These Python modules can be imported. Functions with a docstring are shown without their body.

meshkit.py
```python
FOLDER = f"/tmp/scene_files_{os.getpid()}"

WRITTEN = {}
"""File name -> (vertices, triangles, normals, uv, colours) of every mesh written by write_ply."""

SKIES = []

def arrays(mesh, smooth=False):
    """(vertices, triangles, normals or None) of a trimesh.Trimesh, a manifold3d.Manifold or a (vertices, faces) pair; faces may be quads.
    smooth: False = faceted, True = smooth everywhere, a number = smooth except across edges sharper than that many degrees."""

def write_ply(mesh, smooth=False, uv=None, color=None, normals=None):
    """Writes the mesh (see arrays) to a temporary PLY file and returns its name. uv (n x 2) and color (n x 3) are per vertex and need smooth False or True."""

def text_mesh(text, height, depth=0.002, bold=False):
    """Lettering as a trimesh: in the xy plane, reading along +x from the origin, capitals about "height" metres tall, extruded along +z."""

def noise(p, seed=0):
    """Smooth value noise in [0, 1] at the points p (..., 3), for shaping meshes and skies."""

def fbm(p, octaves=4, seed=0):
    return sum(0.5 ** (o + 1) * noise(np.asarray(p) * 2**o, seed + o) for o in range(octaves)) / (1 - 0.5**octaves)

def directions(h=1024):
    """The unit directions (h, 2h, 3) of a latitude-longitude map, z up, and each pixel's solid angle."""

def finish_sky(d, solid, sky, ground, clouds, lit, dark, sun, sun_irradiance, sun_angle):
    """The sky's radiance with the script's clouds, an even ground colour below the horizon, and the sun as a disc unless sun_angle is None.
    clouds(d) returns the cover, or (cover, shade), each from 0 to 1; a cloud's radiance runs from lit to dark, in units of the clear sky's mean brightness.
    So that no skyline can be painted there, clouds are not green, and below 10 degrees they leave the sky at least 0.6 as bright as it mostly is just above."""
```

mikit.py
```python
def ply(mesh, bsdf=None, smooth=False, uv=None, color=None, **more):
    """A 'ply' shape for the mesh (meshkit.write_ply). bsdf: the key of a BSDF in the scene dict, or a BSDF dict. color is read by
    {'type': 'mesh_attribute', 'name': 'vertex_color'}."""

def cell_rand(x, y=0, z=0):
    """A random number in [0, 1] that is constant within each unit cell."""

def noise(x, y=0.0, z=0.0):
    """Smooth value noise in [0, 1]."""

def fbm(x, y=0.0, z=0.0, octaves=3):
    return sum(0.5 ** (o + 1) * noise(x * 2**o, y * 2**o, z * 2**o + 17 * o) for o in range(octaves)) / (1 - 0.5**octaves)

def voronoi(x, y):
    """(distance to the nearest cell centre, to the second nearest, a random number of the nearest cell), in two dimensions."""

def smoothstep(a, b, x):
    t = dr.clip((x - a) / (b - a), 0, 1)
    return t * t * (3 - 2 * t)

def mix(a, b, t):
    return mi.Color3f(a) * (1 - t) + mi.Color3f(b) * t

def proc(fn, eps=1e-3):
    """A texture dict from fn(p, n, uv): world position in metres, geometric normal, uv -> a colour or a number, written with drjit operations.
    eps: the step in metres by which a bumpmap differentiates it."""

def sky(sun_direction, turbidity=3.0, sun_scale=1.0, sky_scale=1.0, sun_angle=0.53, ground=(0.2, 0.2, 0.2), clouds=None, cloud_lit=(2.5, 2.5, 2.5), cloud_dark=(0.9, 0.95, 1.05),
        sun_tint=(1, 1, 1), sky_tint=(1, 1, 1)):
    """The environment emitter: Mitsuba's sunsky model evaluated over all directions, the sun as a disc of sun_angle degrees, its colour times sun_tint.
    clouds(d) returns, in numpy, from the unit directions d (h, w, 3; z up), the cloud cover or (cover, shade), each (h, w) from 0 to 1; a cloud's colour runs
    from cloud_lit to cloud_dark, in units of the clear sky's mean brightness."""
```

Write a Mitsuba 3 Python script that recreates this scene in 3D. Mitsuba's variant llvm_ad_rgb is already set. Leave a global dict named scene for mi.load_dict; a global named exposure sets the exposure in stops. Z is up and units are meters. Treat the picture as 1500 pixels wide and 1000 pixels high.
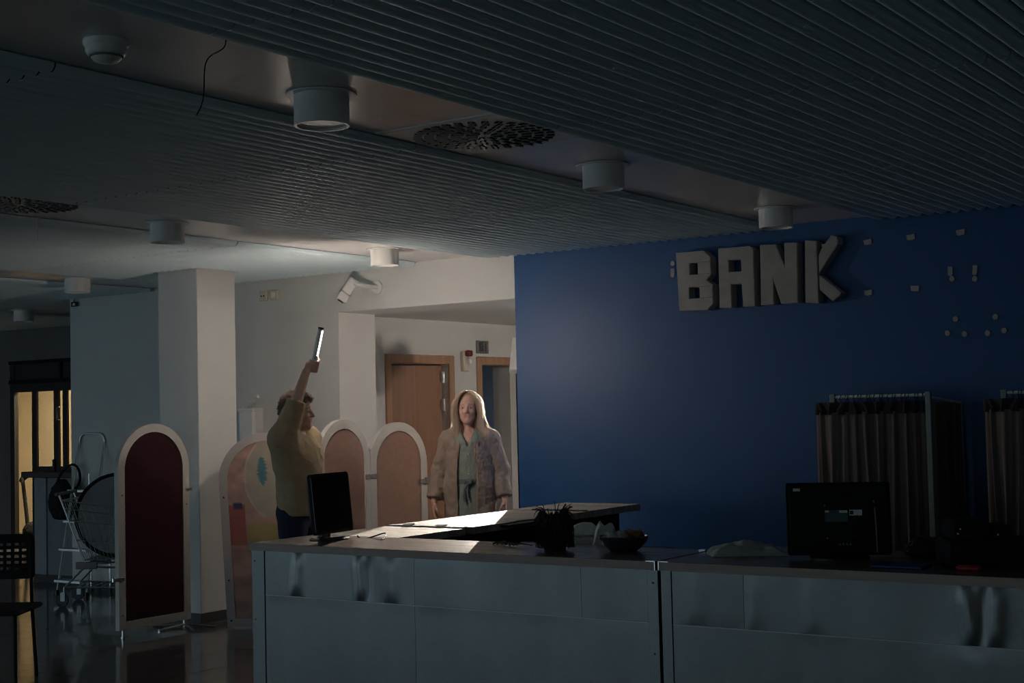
import math, random
import numpy as np, trimesh, shapely.geometry as sg
from shapely import affinity
import mitsuba as mi
import drjit as dr
import mikit, meshkit
from mikit import noise, fbm, smoothstep, mix, proc

random.seed(5)
rng = np.random.default_rng(5)
T = mi.ScalarTransform4f
scene, labels = {}, {}

# ------------------------------------------------------------------ camera, lights, exposure
CAM = np.array([0.0, 0.0, 1.53])
FWD = np.array([-0.5646437457900326, 0.8238937613501814, 0.04874946510938527])
UP = np.array([0.04718139761005413, -0.026747420325543447, 0.9985281624598731])
scene['camera'] = {'type': 'perspective', 'fov': 39.6036, 'fov_axis': 'x', 'near_clip': 0.05, 'far_clip': 200.0,
                   'to_world': T().look_at(origin=CAM.tolist(), target=(CAM + FWD).tolist(), up=UP.tolist())}
exposure = 0.0
DAY = [0.44, 0.60, 0.70]            # dusk daylight through the windows behind the camera
DAY_LEVEL = 1.85
TUBE = [520.0, 438.0, 372.0]           # the light tube in the man's hand
PANEL = [50.0, 44.0, 38.0]          # lens of the film light behind the blue wall
BEAM = [330.0, 290.0, 248.0]        # and its beam
BULB = [225.0, 198.0, 172.0]        # globe lamp of the corridor, behind the blue wall
FAR = [300.0, 245.0, 160.0]             # ceiling lamp of the lit room at the far left


def emit(rgb):
    return {'type': 'area', 'radiance': {'type': 'rgb', 'value': [float(c) for c in rgb]}}


# ------------------------------------------------------------------ helpers
def numbered(name):
    if name not in scene and name not in labels:
        return name
    k = 1
    while f'{name}_{k:03d}' in scene or f'{name}_{k:03d}' in labels:
        k += 1
    return f'{name}_{k:03d}'


def thing(name, label, cat, group=None):
    key = numbered(name)
    labels[key] = {'label': label, 'category': cat}
    if group:
        labels[key]['group'] = group
    return key


def obj(name, mesh, mat, parent=None, smooth=False, label=None, kind=None, color=None, light=None, to_world=None, share=None):
    key = numbered((parent + '__' if parent else '') + name)
    if share is not None:
        d = dict(share)
    else:
        d = mikit.ply(mesh, mat, smooth=smooth, color=color)
    if light is not None:
        d['emitter'] = emit(light)
    if to_world is not None:
        d['to_world'] = to_world
    scene[key] = d
    if label or kind:
        labels[key] = {}
        if label:
            labels[key]['label'] = label
        if kind:
            labels[key]['kind'] = kind
    return key


def single(name, mesh, mat, label, cat, group=None, **kw):
    key = obj(name, mesh, mat, **kw)
    labels[key] = {**labels.get(key, {}), 'label': label, 'category': cat}
    if group:
        labels[key]['group'] = group
    return key


def struct(name, mesh, mat, label=None, **kw):
    return obj(name, mesh, mat, kind='structure', label=label, **kw)


def cat(*ms):
    return trimesh.util.concatenate([m for m in ms if m is not None])


def box(x0, x1, y0, y1, z0, z1, b=0.0):
    if b <= 0:
        m = trimesh.creation.box([x1 - x0, y1 - y0, z1 - z0])
        m.apply_translation([(x0 + x1) / 2, (y0 + y1) / 2, (z0 + z1) / 2])
        return m
    pts = []
    for x, sx in ((x0, 1), (x1, -1)):
        for y, sy in ((y0, 1), (y1, -1)):
            for z, sz in ((z0, 1), (z1, -1)):
                pts += [(x, y + sy * b, z + sz * b), (x + sx * b, y, z + sz * b), (x + sx * b, y + sy * b, z)]
    return trimesh.convex.convex_hull(np.array(pts))


def frame3(d):
    d = np.asarray(d, float)
    d = d / np.linalg.norm(d)
    a = np.cross(d, [0, 0, 1.0] if abs(d[2]) < 0.9 else [1.0, 0, 0])
    a /= np.linalg.norm(a)
    return a, np.cross(d, a), d


def tube(points, r, sides=8, caps=True):
    p = np.asarray(points, float)
    n = len(p)
    r = np.broadcast_to(np.asarray(r, float), (n,))
    t = np.gradient(p, axis=0)
    t /= np.linalg.norm(t, axis=1, keepdims=True) + 1e-12
    a = frame3(t[0])[0]
    A = []
    for k in range(n):
        a = a - t[k] * (a @ t[k])
        a /= np.linalg.norm(a) + 1e-12
        A.append(a)
    A = np.array(A)
    B = np.cross(t, A)
    ang = np.arange(sides) * 2 * np.pi / sides
    v = p[:, None] + r[:, None, None] * (np.cos(ang)[None, :, None] * A[:, None] + np.sin(ang)[None, :, None] * B[:, None])
    v = v.reshape(-1, 3)
    f = []
    for i in range(n - 1):
        for j in range(sides):
            q = (i * sides + j, i * sides + (j + 1) % sides, (i + 1) * sides + (j + 1) % sides, (i + 1) * sides + j)
            f += [(q[0], q[1], q[2]), (q[0], q[2], q[3])]
    if caps:
        v = np.vstack([v, p[0], p[-1]])
        c0, c1 = len(v) - 2, len(v) - 1
        for j in range(sides):
            f += [(c0, (j + 1) % sides, j), (c1, (n - 1) * sides + j, (n - 1) * sides + (j + 1) % sides)]
    return trimesh.Trimesh(v, np.array(f), process=False)


def strands(P, r, sides=3):
    """P (n, k, 3): n polylines as thin tapered tubes in one mesh."""
    n, k, _ = P.shape
    t = np.gradient(P, axis=1)
    t /= np.linalg.norm(t, axis=2, keepdims=True) + 1e-12
    ref = np.where(np.abs(t[..., 2:]) < 0.9, [0, 0, 1.0], [1.0, 0, 0])
    a = np.cross(t, ref)
    a /= np.linalg.norm(a, axis=2, keepdims=True) + 1e-12
    b = np.cross(t, a)
    rad = np.broadcast_to(r, (n, k))
    ang = np.arange(sides) * 2 * np.pi / sides
    v = P[:, :, None] + rad[:, :, None, None] * (np.cos(ang)[None, None, :, None] * a[:, :, None] + np.sin(ang)[None, None, :, None] * b[:, :, None])
    base = (np.arange(n) * k * sides)[:, None, None]
    i, j = np.meshgrid(np.arange(k - 1), np.arange(sides), indexing='ij')
    q = [base + x for x in (i * sides + j, i * sides + (j + 1) % sides, (i + 1) * sides + (j + 1) % sides, (i + 1) * sides + j)]
    f = np.concatenate([np.stack([q[0], q[1], q[2]], -1).reshape(-1, 3), np.stack([q[0], q[2], q[3]], -1).reshape(-1, 3)])
    return trimesh.Trimesh(v.reshape(-1, 3), f, process=False)


def lathe(profile, n=28):
    """profile [(r, z)...] revolved about z."""
    return trimesh.creation.revolve(np.array(profile, float), sections=n)


def disc(r, n=24, up=True):
    a = np.arange(n) * 2 * np.pi / n
    v = np.vstack([np.stack([r * np.cos(a), r * np.sin(a), 0 * a], 1), [[0, 0, 0]]])
    f = np.array([(n, k, (k + 1) % n) if up else (n, (k + 1) % n, k) for k in range(n)])
    return trimesh.Trimesh(v, f, process=False)


def at(m, x=0, y=0, z=0):
    m = m.copy()
    m.apply_translation([x, y, z])
    return m


def mat4(cols, o):
    M = np.eye(4)
    for k in range(3):
        M[:3, k] = cols[k]
    M[:3, 3] = o
    return M


def placed(m, cols, o):
    m = m.copy()
    m.apply_transform(mat4(cols, o))
    if np.linalg.det(mat4(cols, o)[:3, :3]) < 0:
        m.invert()
    return m


def extr(poly, d):
    geoms = getattr(poly, 'geoms', [poly])
    return cat(*[trimesh.creation.extrude_polygon(g, d, engine='earcut') for g in geoms])


def extr_xz(poly, y_front, depth):
    """poly in (x, z), its front face at y_front towards -y, going back by depth."""
    m = extr(poly, depth)
    return placed(m, ([1, 0, 0], [0, 0, 1], [0, 1, 0]), [0, y_front, 0])


def bez(p0, p1, p2, p3, n=14):
    t = np.linspace(0, 1, n)[:, None]
    p0, p1, p2, p3 = map(np.asarray, (p0, p1, p2, p3))
    return (1 - t) ** 3 * p0 + 3 * (1 - t) ** 2 * t * p1 + 3 * (1 - t) * t * t * p2 + t ** 3 * p3


def smooth_path(pts, n=60):
    from scipy.interpolate import CubicSpline
    p = np.asarray(pts, float)
    s = np.r_[0, np.cumsum(np.linalg.norm(np.diff(p, axis=0), axis=1))]
    return CubicSpline(s, p)(np.linspace(0, s[-1], n))


# --- signed distance modelling for bodies and clothes
def smin(a, b, k):
    h = np.clip(0.5 + 0.5 * (b - a) / k, 0, 1)
    return b * (1 - h) + a * h - k * h * (1 - h)


def smax(a, b, k):
    return -smin(-a, -b, k)


def cap(p, a, b, ra, rb=None, s=(1, 1, 1)):
    rb = ra if rb is None else rb
    s = np.asarray(s, float)
    a, b = np.asarray(a, float) * s, np.asarray(b, float) * s
    q = p * s
    ab = b - a
    t = np.clip(((q - a) @ ab) / (ab @ ab + 1e-12), 0, 1)
    return np.linalg.norm(q - a - t[:, None] * ab, axis=1) - (ra + t * (rb - ra))


def ell(p, c, r):
    r = np.asarray(r, float)
    q = (p - np.asarray(c, float)) / r
    n = np.linalg.norm(q, axis=1)
    return (n - 1) * n / (np.linalg.norm(q / r, axis=1) + 1e-9)


def nets(f, lo, hi, h):
    """Surface nets of the zero set of f on a grid of step h, evaluated only near the surface."""
    lo, hi = np.asarray(lo, float), np.asarray(hi, float)
    S = 6
    n = (np.ceil((hi - lo) / h / S).astype(int)) * S + 1
    cn = (n - 1) // S
    c = lo + (np.stack(np.meshgrid(*[np.arange(k) for k in cn], indexing='ij'), -1).reshape(-1, 3) + 0.5) * S * h
    dc = f(c).reshape(cn)
    V = np.repeat(np.repeat(np.repeat(dc, S, 0), S, 1), S, 2)
    V = np.pad(V, ((0, 1), (0, 1), (0, 1)), mode='edge').astype(np.float32)
    near = np.abs(dc) < S * h * 1.35
    m = np.repeat(np.repeat(np.repeat(near, S, 0), S, 1), S, 2)
    M = np.zeros(n, bool)
    for dx in (0, 1):
        for dy in (0, 1):
            for dz in (0, 1):
                M[dx:dx + m.shape[0], dy:dy + m.shape[1], dz:dz + m.shape[2]] |= m
    idx = np.argwhere(M)
    V[M] = f(lo + idx * h)
    s = V < 0
    corner = [(x, y, z) for x in (0, 1) for y in (0, 1) for z in (0, 1)]
    sl = lambda A, c: A[c[0]:A.shape[0] - 1 + c[0], c[1]:A.shape[1] - 1 + c[1], c[2]:A.shape[2] - 1 + c[2]]
    cnt = sum(sl(s, c).astype(np.int8) for c in corner)
    cells = (cnt > 0) & (cnt < 8)
    ci = np.argwhere(cells)
    acc, num = np.zeros((len(ci), 3)), np.zeros(len(ci))
    for a in corner:
        for ax in range(3):
            if a[ax]:
                continue
            b = list(a)
            b[ax] = 1
            va, vb = V[tuple((ci + a).T)], V[tuple((ci + b).T)]
            x = (va < 0) != (vb < 0)
            t = np.where(x, va / np.where(x, va - vb, 1), 0)
            p = np.array(a, float) + t[:, None] * (np.array(b) - np.array(a))
            acc += p * x[:, None]
            num += x
    verts = lo + (ci + acc / num[:, None]) * h
    vid = -np.ones(cells.shape, int)
    vid[cells] = np.arange(len(ci))
    faces = []
    for ax in range(3):
        u, w = [(1, 2), (2, 0), (0, 1)][ax]
        A = np.take(s, range(0, s.shape[ax] - 1), ax)
        B = np.take(s, range(1, s.shape[ax]), ax)
        e = np.argwhere(A != B)
        ok = (e[:, u] > 0) & (e[:, w] > 0) & (e[:, u] < cells.shape[u]) & (e[:, w] < cells.shape[w])
        e = e[ok]
        inside = A[tuple(e.T)]
        du, dw = np.zeros(3, int), np.zeros(3, int)
        du[u], dw[w] = 1, 1
        q = [vid[tuple((e - k).T)] for k in (du + dw, dw, 0 * du, du)]
        q = np.stack(q, 1)
        q = np.where(inside[:, None], q, q[:, ::-1])
        q = q[(q >= 0).all(1)]
        faces += [q[:, [0, 1, 2]], q[:, [0, 2, 3]]]
    return trimesh.Trimesh(verts, np.vstack(faces), process=False)


def relax(m, iterations=3):
    """Taubin smoothing in place."""
    from scipy.sparse import coo_matrix
    e = m.edges_unique
    n = len(m.vertices)
    A = coo_matrix((np.ones(2 * len(e)), (np.r_[e[:, 0], e[:, 1]], np.r_[e[:, 1], e[:, 0]])), (n, n)).tocsr()
    deg = np.maximum(np.asarray(A.sum(1)).ravel(), 1)[:, None]
    v = np.array(m.vertices)
    for _ in range(iterations):
        v = v + 0.5 * (A @ v / deg - v)
        v = v - 0.52 * (A @ v / deg - v)
    m.vertices = v


# ------------------------------------------------------------------ materials
def principled(rgb, rough=0.6, metal=0.0, spec=0.4, **kw):
    c = rgb if isinstance(rgb, dict) else {'type': 'rgb', 'value': list(rgb)}
    d = {'type': 'principled', 'base_color': c, 'roughness': rough, 'metallic': metal, 'specular': spec}
    d.update(kw)
    return {'type': 'twosided', 'bsdf': d}


def crumple(d, scale, f):
    """Small creases of worn cloth as a bump."""
    fn = lambda p, n, uv: 1.0 - dr.abs(2.0 * fbm(p.x * f, p.y * f, p.z * f * 0.7, octaves=3) - 1.0)
    return {'type': 'twosided', 'bsdf': {'type': 'bumpmap', 'arbitrary': proc(fn, eps=2e-3), 'scale': scale, 'bsdf': d['bsdf']}}


def mat(name, d):
    scene['mat_' + name] = d
    return 'mat_' + name


WALL = mat('white_paint', principled(proc(lambda p, n, uv: mix((0.56, 0.56, 0.54), (0.64, 0.64, 0.62), fbm(p.x * 1.7, p.y * 1.7, p.z * 1.7))), 0.7, spec=0.25))
CEIL = mat('ceiling_paint', {'type': 'twosided', 'bsdf': {'type': 'roughplastic', 'alpha': 0.09, 'int_ior': 1.45, 'diffuse_reflectance': {'type': 'rgb', 'value': [0.84, 0.835, 0.82]}}})
BLUE = mat('blue_paint', principled(proc(lambda p, n, uv: mix((0.002, 0.052, 0.172), (0.003, 0.060, 0.198), fbm(p.x * 2.1, 0.0, p.z * 2.1))), 0.50, spec=0.45))
SLAT = mat('slat_enamel', principled((0.66, 0.80, 0.85), 0.5, spec=0.4))
SLATDARK = mat('slat_splice', principled((0.01, 0.01, 0.01), 0.9, spec=0.1))
FLOOR = mat('vinyl_floor', principled(proc(lambda p, n, uv: mix((0.05, 0.05, 0.05), (0.08, 0.08, 0.08), fbm(p.x * 9, p.y * 9, 0.3, octaves=4))), 0.09, spec=0.9))
JOINT = mat('floor_joint', principled((0.02, 0.02, 0.02), 0.6))
DARKTRIM = mat('dark_trim', principled((0.03, 0.03, 0.033), 0.5))
ENAMEL = mat('white_enamel', principled((0.66, 0.66, 0.64), 0.35))
PLASTIC = mat('white_plastic', principled((0.70, 0.69, 0.66), 0.4))
BEIGE = mat('beige_plastic', principled((0.55, 0.50, 0.40), 0.45))
BLACK = mat('black_plastic', principled((0.010, 0.010, 0.011), 0.32, spec=0.5))
BLACKMATT = mat('black_matt', principled((0.012, 0.012, 0.013), 0.75, spec=0.2))
GREYPLASTIC = mat('grey_plastic', principled((0.16, 0.16, 0.17), 0.5))
ALU = mat('aluminium', principled((0.62, 0.63, 0.64), 0.34, metal=1.0))
CHROME = mat('chrome', principled((0.62, 0.62, 0.62), 0.2, metal=1.0))
STEELWIRE = mat('zinc_wire', principled((0.42, 0.45, 0.46), 0.35, metal=0.9))
FOAM = mat('letter_foam', principled(proc(lambda p, n, uv: mix((0.27, 0.265, 0.255), (0.36, 0.355, 0.345), fbm(p.x * 14, p.y * 14, p.z * 14))), 0.8, spec=0.2))
PAPER = mat('paper', principled((0.70, 0.69, 0.66), 0.8, spec=0.2))
TAG = mat('adhesive_tag', principled((0.36, 0.34, 0.34), 0.7, spec=0.2))
LINEN = mat('pale_cloth', principled((0.42, 0.43, 0.42), 0.9, spec=0.1))


def wood_fn(a, b, f, along):
    def fn(p, n, uv):
        q = p.z if along == 'z' else p.y
        r = p.x if along != 'x' else p.y
        g = fbm(r * f * 4 + 3 * fbm(q * 1.2, r * 3), q * f * 0.25, p.z * (0.3 if along == 'z' else 6), octaves=3)
        return mix(a, b, g)
    return fn


DOORWOOD = mat('door_wood', principled(proc(lambda p, n, uv: mix((0.235, 0.118, 0.07), (0.31, 0.17, 0.105), fbm(p.y * 34, p.z * 1.6, p.x * 4))), 0.45))
FRAMEWOOD = mat('frame_wood', principled(proc(lambda p, n, uv: mix((0.32, 0.18, 0.11), (0.41, 0.245, 0.155), fbm(p.y * 20, p.z * 2.0, p.x * 20))), 0.45))
TOPWOOD = mat('pale_worktop', principled(proc(lambda p, n, uv: mix((0.31, 0.27, 0.225), (0.50, 0.455, 0.395), smoothstep(0.25, 0.75, fbm(p.x * 2.2, p.y * 30, 0.7, octaves=4)))), 0.42, spec=0.4))
FRONTWOOD = mat('counter_worktop', principled(proc(lambda p, n, uv: mix((0.075, 0.060, 0.052), (0.13, 0.105, 0.09), smoothstep(0.25, 0.75, fbm(p.x * 3.0, p.y * 34, 0.7, octaves=4)))), 0.24, spec=0.6))
EDGEWOOD = mat('worktop_edge', principled(proc(lambda p, n, uv: mix((0.31, 0.225, 0.19), (0.42, 0.315, 0.265), fbm(p.x * 5, p.y * 5, p.z * 60))), 0.5))
CARCASS = mat('desk_carcass', principled((0.02, 0.022, 0.025), 0.7))


def sheet_rough(p, n, uv):
    return 0.24 + 0.2 * fbm(p.x * 3.1, p.z * 1.3, p.y)


def sheet_col(p, n, uv):
    g = fbm(p.x * 5.5, p.z * 1.1, 0.4, octaves=4)
    s = fbm(p.x * 60, p.z * 60, p.y * 60)
    return mix((0.115, 0.128, 0.13), (0.20, 0.212, 0.21), 0.75 * g + 0.25 * s)


LIP = mat('sheet_lip', principled((0.36, 0.37, 0.36), 0.45, metal=0.6))
SHEET = mat('galvanised_sheet', principled(proc(sheet_col), proc(sheet_rough), metal=0.8, spec=0.5))
FABRICPINK = mat('pink_fabric', principled(proc(lambda p, n, uv: mix((0.27, 0.165, 0.13), (0.33, 0.21, 0.17), fbm(p.x * 40, p.y * 40, p.z * 40))), 0.9, spec=0.15))
FABRICRED = mat('maroon_fabric', principled(proc(lambda p, n, uv: mix((0.028, 0.009, 0.013), (0.046, 0.015, 0.021), fbm(p.x * 60, p.y * 60, p.z * 60))), 0.9, spec=0.15))
FRAMEPAINT = mat('divider_frame', principled((0.46, 0.44, 0.41), 0.45))
FRAMEPINK = mat('divider_frame_pinkish', principled((0.42, 0.375, 0.36), 0.5))
SILVERCLOTH = mat('reflector_cloth', principled(proc(lambda p, n, uv: mix((0.20, 0.22, 0.23), (0.30, 0.32, 0.33), fbm(p.x * 5, p.y * 5, p.z * 5))), 0.45, metal=0.35))
CURTAIN = mat('brown_curtain', principled(proc(lambda p, n, uv: mix((0.125, 0.097, 0.086), (0.195, 0.157, 0.14), fbm(p.x * 30, p.y * 30, p.z * 3))), 0.9, spec=0.15))
CURTAINTOP = mat('curtain_header', principled((0.03, 0.025, 0.03), 0.9))
CREAM = mat('cream_paint', principled((0.70, 0.60, 0.42), 0.7))
GLASS = mat('pane_glass', {'type': 'thindielectric', 'int_ior': 1.5})
SKIN = mat('skin', principled({'type': 'mesh_attribute', 'name': 'vertex_color'}, 0.5, spec=0.35))
EYE = mat('eye', principled({'type': 'mesh_attribute', 'name': 'vertex_color'}, 0.15, spec=0.6))
MURAL = mat('mural', principled({'type': 'mesh_attribute', 'name': 'vertex_color'}, 0.8, spec=0.2))
HAIRBROWN = mat('brown_hair', principled(proc(lambda p, n, uv: mix((0.09, 0.055, 0.035), (0.17, 0.11, 0.07), noise(p.x * 90, p.y * 90, p.z * 90))), 0.5, spec=0.5))
STRANDS = mat('hair_strands', {'type': 'principledthin', 'base_color': {'type': 'rgb', 'value': [0.80, 0.69, 0.58]}, 'roughness': 0.45, 'diff_trans': 1.3, 'spec_trans': 0.0})
HAIRBLOND = mat('blond_hair', principled(proc(lambda p, n, uv: mix((0.40, 0.27, 0.20), (0.58, 0.43, 0.34), noise(p.x * 120, p.y * 120, p.z * 12))), 0.42, spec=0.5))
SHIRT = mat('olive_jersey', crumple(principled(proc(lambda p, n, uv: mix((0.34, 0.245, 0.14), (0.45, 0.34, 0.20), fbm(p.x * 24, p.y * 24, p.z * 24))), 0.7, sheen=0.5), 0.010, 20))
COLLAR = mat('striped_collar', principled(proc(lambda p, n, uv: mix((0.12, 0.035, 0.03), (0.34, 0.24, 0.17), smoothstep(0.35, 0.65, 0.5 + 0.5 * dr.sin(p.z * 560)))), 0.8))
JEANS = mat('navy_denim', principled(proc(lambda p, n, uv: mix((0.010, 0.014, 0.035), (0.02, 0.028, 0.06), fbm(p.x * 50, p.y * 50, p.z * 50))), 0.85))
COAT = mat('taupe_cotton', crumple(principled(proc(lambda p, n, uv: mix((0.235, 0.175, 0.14), (0.33, 0.255, 0.21), fbm(p.x * 26, p.y * 26, p.z * 18, octaves=4))), 0.75, sheen=0.4), 0.016, 30))
DRESS = mat('sage_cotton', principled(proc(lambda p, n, uv: mix((0.17, 0.20, 0.175), (0.25, 0.28, 0.245), fbm(p.x * 30, p.y * 30, p.z * 20))), 0.75))
BELT = mat('slate_belt', principled((0.10, 0.13, 0.13), 0.6))
BUTTON = mat('button', principled((0.45, 0.42, 0.36), 0.35))
LEATHER = mat('shoe_leather', principled((0.03, 0.022, 0.018), 0.5))
RED = mat('red_plastic', principled((0.30, 0.015, 0.015), 0.4))
BEACON = mat('beacon_red', principled((0.13, 0.022, 0.02), 0.4))
BLUEPLASTIC = mat('blue_plastic', principled((0.01, 0.03, 0.12), 0.4))
TEAL = mat('teal_label', principled((0.05, 0.10, 0.11), 0.5))
STRAW = mat('dried_plant', principled((0.05, 0.038, 0.03), 0.85))
STONE = mat('pale_stone', principled(proc(lambda p, n, uv: mix((0.22, 0.21, 0.20), (0.48, 0.46, 0.43), fbm(p.x * 40, p.y * 40, p.z * 40))), 0.85))
DRYLEAF = mat('dry_leaf', principled(proc(lambda p, n, uv: mix((0.13, 0.06, 0.035), (0.34, 0.21, 0.11), noise(p.x * 60, p.y * 60, p.z * 60))), 0.8))
CERAMIC = mat('dark_ceramic', principled((0.025, 0.03, 0.036), 0.35))
NAVYWALL = mat('navy_paint', principled((0.13, 0.15, 0.19), 0.7))

# ------------------------------------------------------------------ the setting
Z_SLAT, Z_CEIL = 2.655, 2.69
YW = 8.57                      # face of the back wall (white and blue)
floor = struct('floor', box(-24, 4, -8, 15, -0.2, -0.003), JOINT)
x_edges = np.arange(-7.71 - 12 * 1.2, 4.01, 1.2)
big = []
tile_ply = mikit.ply(box(-0.5985, 0.5985, -0.5985, 0.5985, -0.02, 0.0), FLOOR)
for i, x0 in enumerate(np.arange(-7.71 - 9 * 1.2, 3.4, 1.2)):
    for y0 in np.arange(-4.0, 14.0, 1.2):
        cx, cy = x0 + 0.6, y0 + 0.6
        if -12.6 < cx < -4.0 and 3.6 < cy < 9.2:
            obj('tile', None, None, floor, share=tile_ply, to_world=T().translate([cx, cy, 0.0]))
        else:
            big.append(box(cx - 0.5985, cx + 0.5985, cy - 0.5985, cy + 0.5985, -0.02, 0.0))
big.append(box(-24, -7.71 - 9 * 1.2 - 0.003, -8, 15, -0.02, 0.0))
obj('outer_tiles', cat(*big), FLOOR, floor, kind='stuff', label='dark vinyl tiles of the rest of the floor')

ceiling = struct('ceiling', cat(box(-18, 4, -8, YW + 0.45, Z_CEIL, Z_CEIL + 0.2), box(-18, -10.85, YW + 0.45, 11.0, Z_CEIL, Z_CEIL + 0.2)), CEIL)
# slats: gently rounded enamel strips hung in bays that repeat every 2.97 m
PITCH, SEG = 0.077, 1.87
prof = []
hw = 0.0305
for a in np.linspace(0, math.pi, 9):
    prof.append((-hw * math.cos(a), 0.031 - 0.031 * math.sin(a)))
prof = [(-hw, Z_CEIL - Z_SLAT - 0.004)] + prof + [(hw, Z_CEIL - Z_SLAT - 0.004)]
slat_poly = sg.Polygon(prof)


def slat_mesh(y0, y1):
    m = extr(slat_poly, y1 - y0)            # profile in xy, depth along z
    return placed(m, ([1, 0, 0], [0, 0, 1], [0, 1, 0]), [0, y0, 0])


slat_ply = mikit.ply(slat_mesh(-SEG / 2 + 0.004, SEG / 2 - 0.004), SLAT, smooth=35)
splice_poly = affinity.scale(slat_poly, 0.9, 0.9, origin=(0, Z_CEIL - Z_SLAT))
y_cuts = [8.53 - k * SEG for k in range(9)]
splices = []
far = []
for bay, x_near in enumerate((-0.78, -3.75, -6.72, -9.69, -12.66)):
    for k in range(30):
        x = x_near - 0.0385 - k * PITCH
        for j in range(8):
            y1, y0 = y_cuts[j], y_cuts[j + 1]
            yc = (y0 + y1) / 2
            if bay < 2:
                lim = 2.95 if bay == 0 else 1.2
                if y1 < lim:
                    far.append(at(slat_mesh(y0 + 0.004, y1 - 0.004), x, 0, Z_SLAT))
                    continue
                obj('slat', None, None, ceiling, share=slat_ply, to_world=T().translate([x, yc, Z_SLAT]))
            else:
                if -8.5 < x < -7.95 and j == 0:      # the column stands here
                    far.append(at(slat_mesh(y0 + 0.004, 7.45), x, 0, Z_SLAT))
                    far.append(at(slat_mesh(7.9, y1), x, 0, Z_SLAT))
                    continue
                far.append(at(slat_mesh(y0 + 0.004, y1 - 0.004), x, 0, Z_SLAT))
            if j:
                splices.append(placed(extr(splice_poly, 0.02), ([1, 0, 0], [0, 0, 1], [0, 1, 0]), [x, y1 - 0.01, Z_SLAT]))
        if bay >= 3 and x < -10.9:
            far.append(at(slat_mesh(8.55, 10.85), x, 0, Z_SLAT))
for x_near in (2.19,):
    for k in range(30):
        far.append(at(slat_mesh(-6.4, 8.53), x_near - 0.0385 - k * PITCH, 0, Z_SLAT))
for x_near in (2.19, -0.78, -3.75, -6.72, -9.69):
    obj('felt_backing', box(x_near - 2.27, x_near - 0.04, -6.4, 8.53, Z_CEIL - 0.004, Z_CEIL), SLATDARK, ceiling)
obj('felt_backing', box(-14.93, -12.70, -6.4, 10.85, Z_CEIL - 0.004, Z_CEIL), SLATDARK, ceiling)
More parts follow.
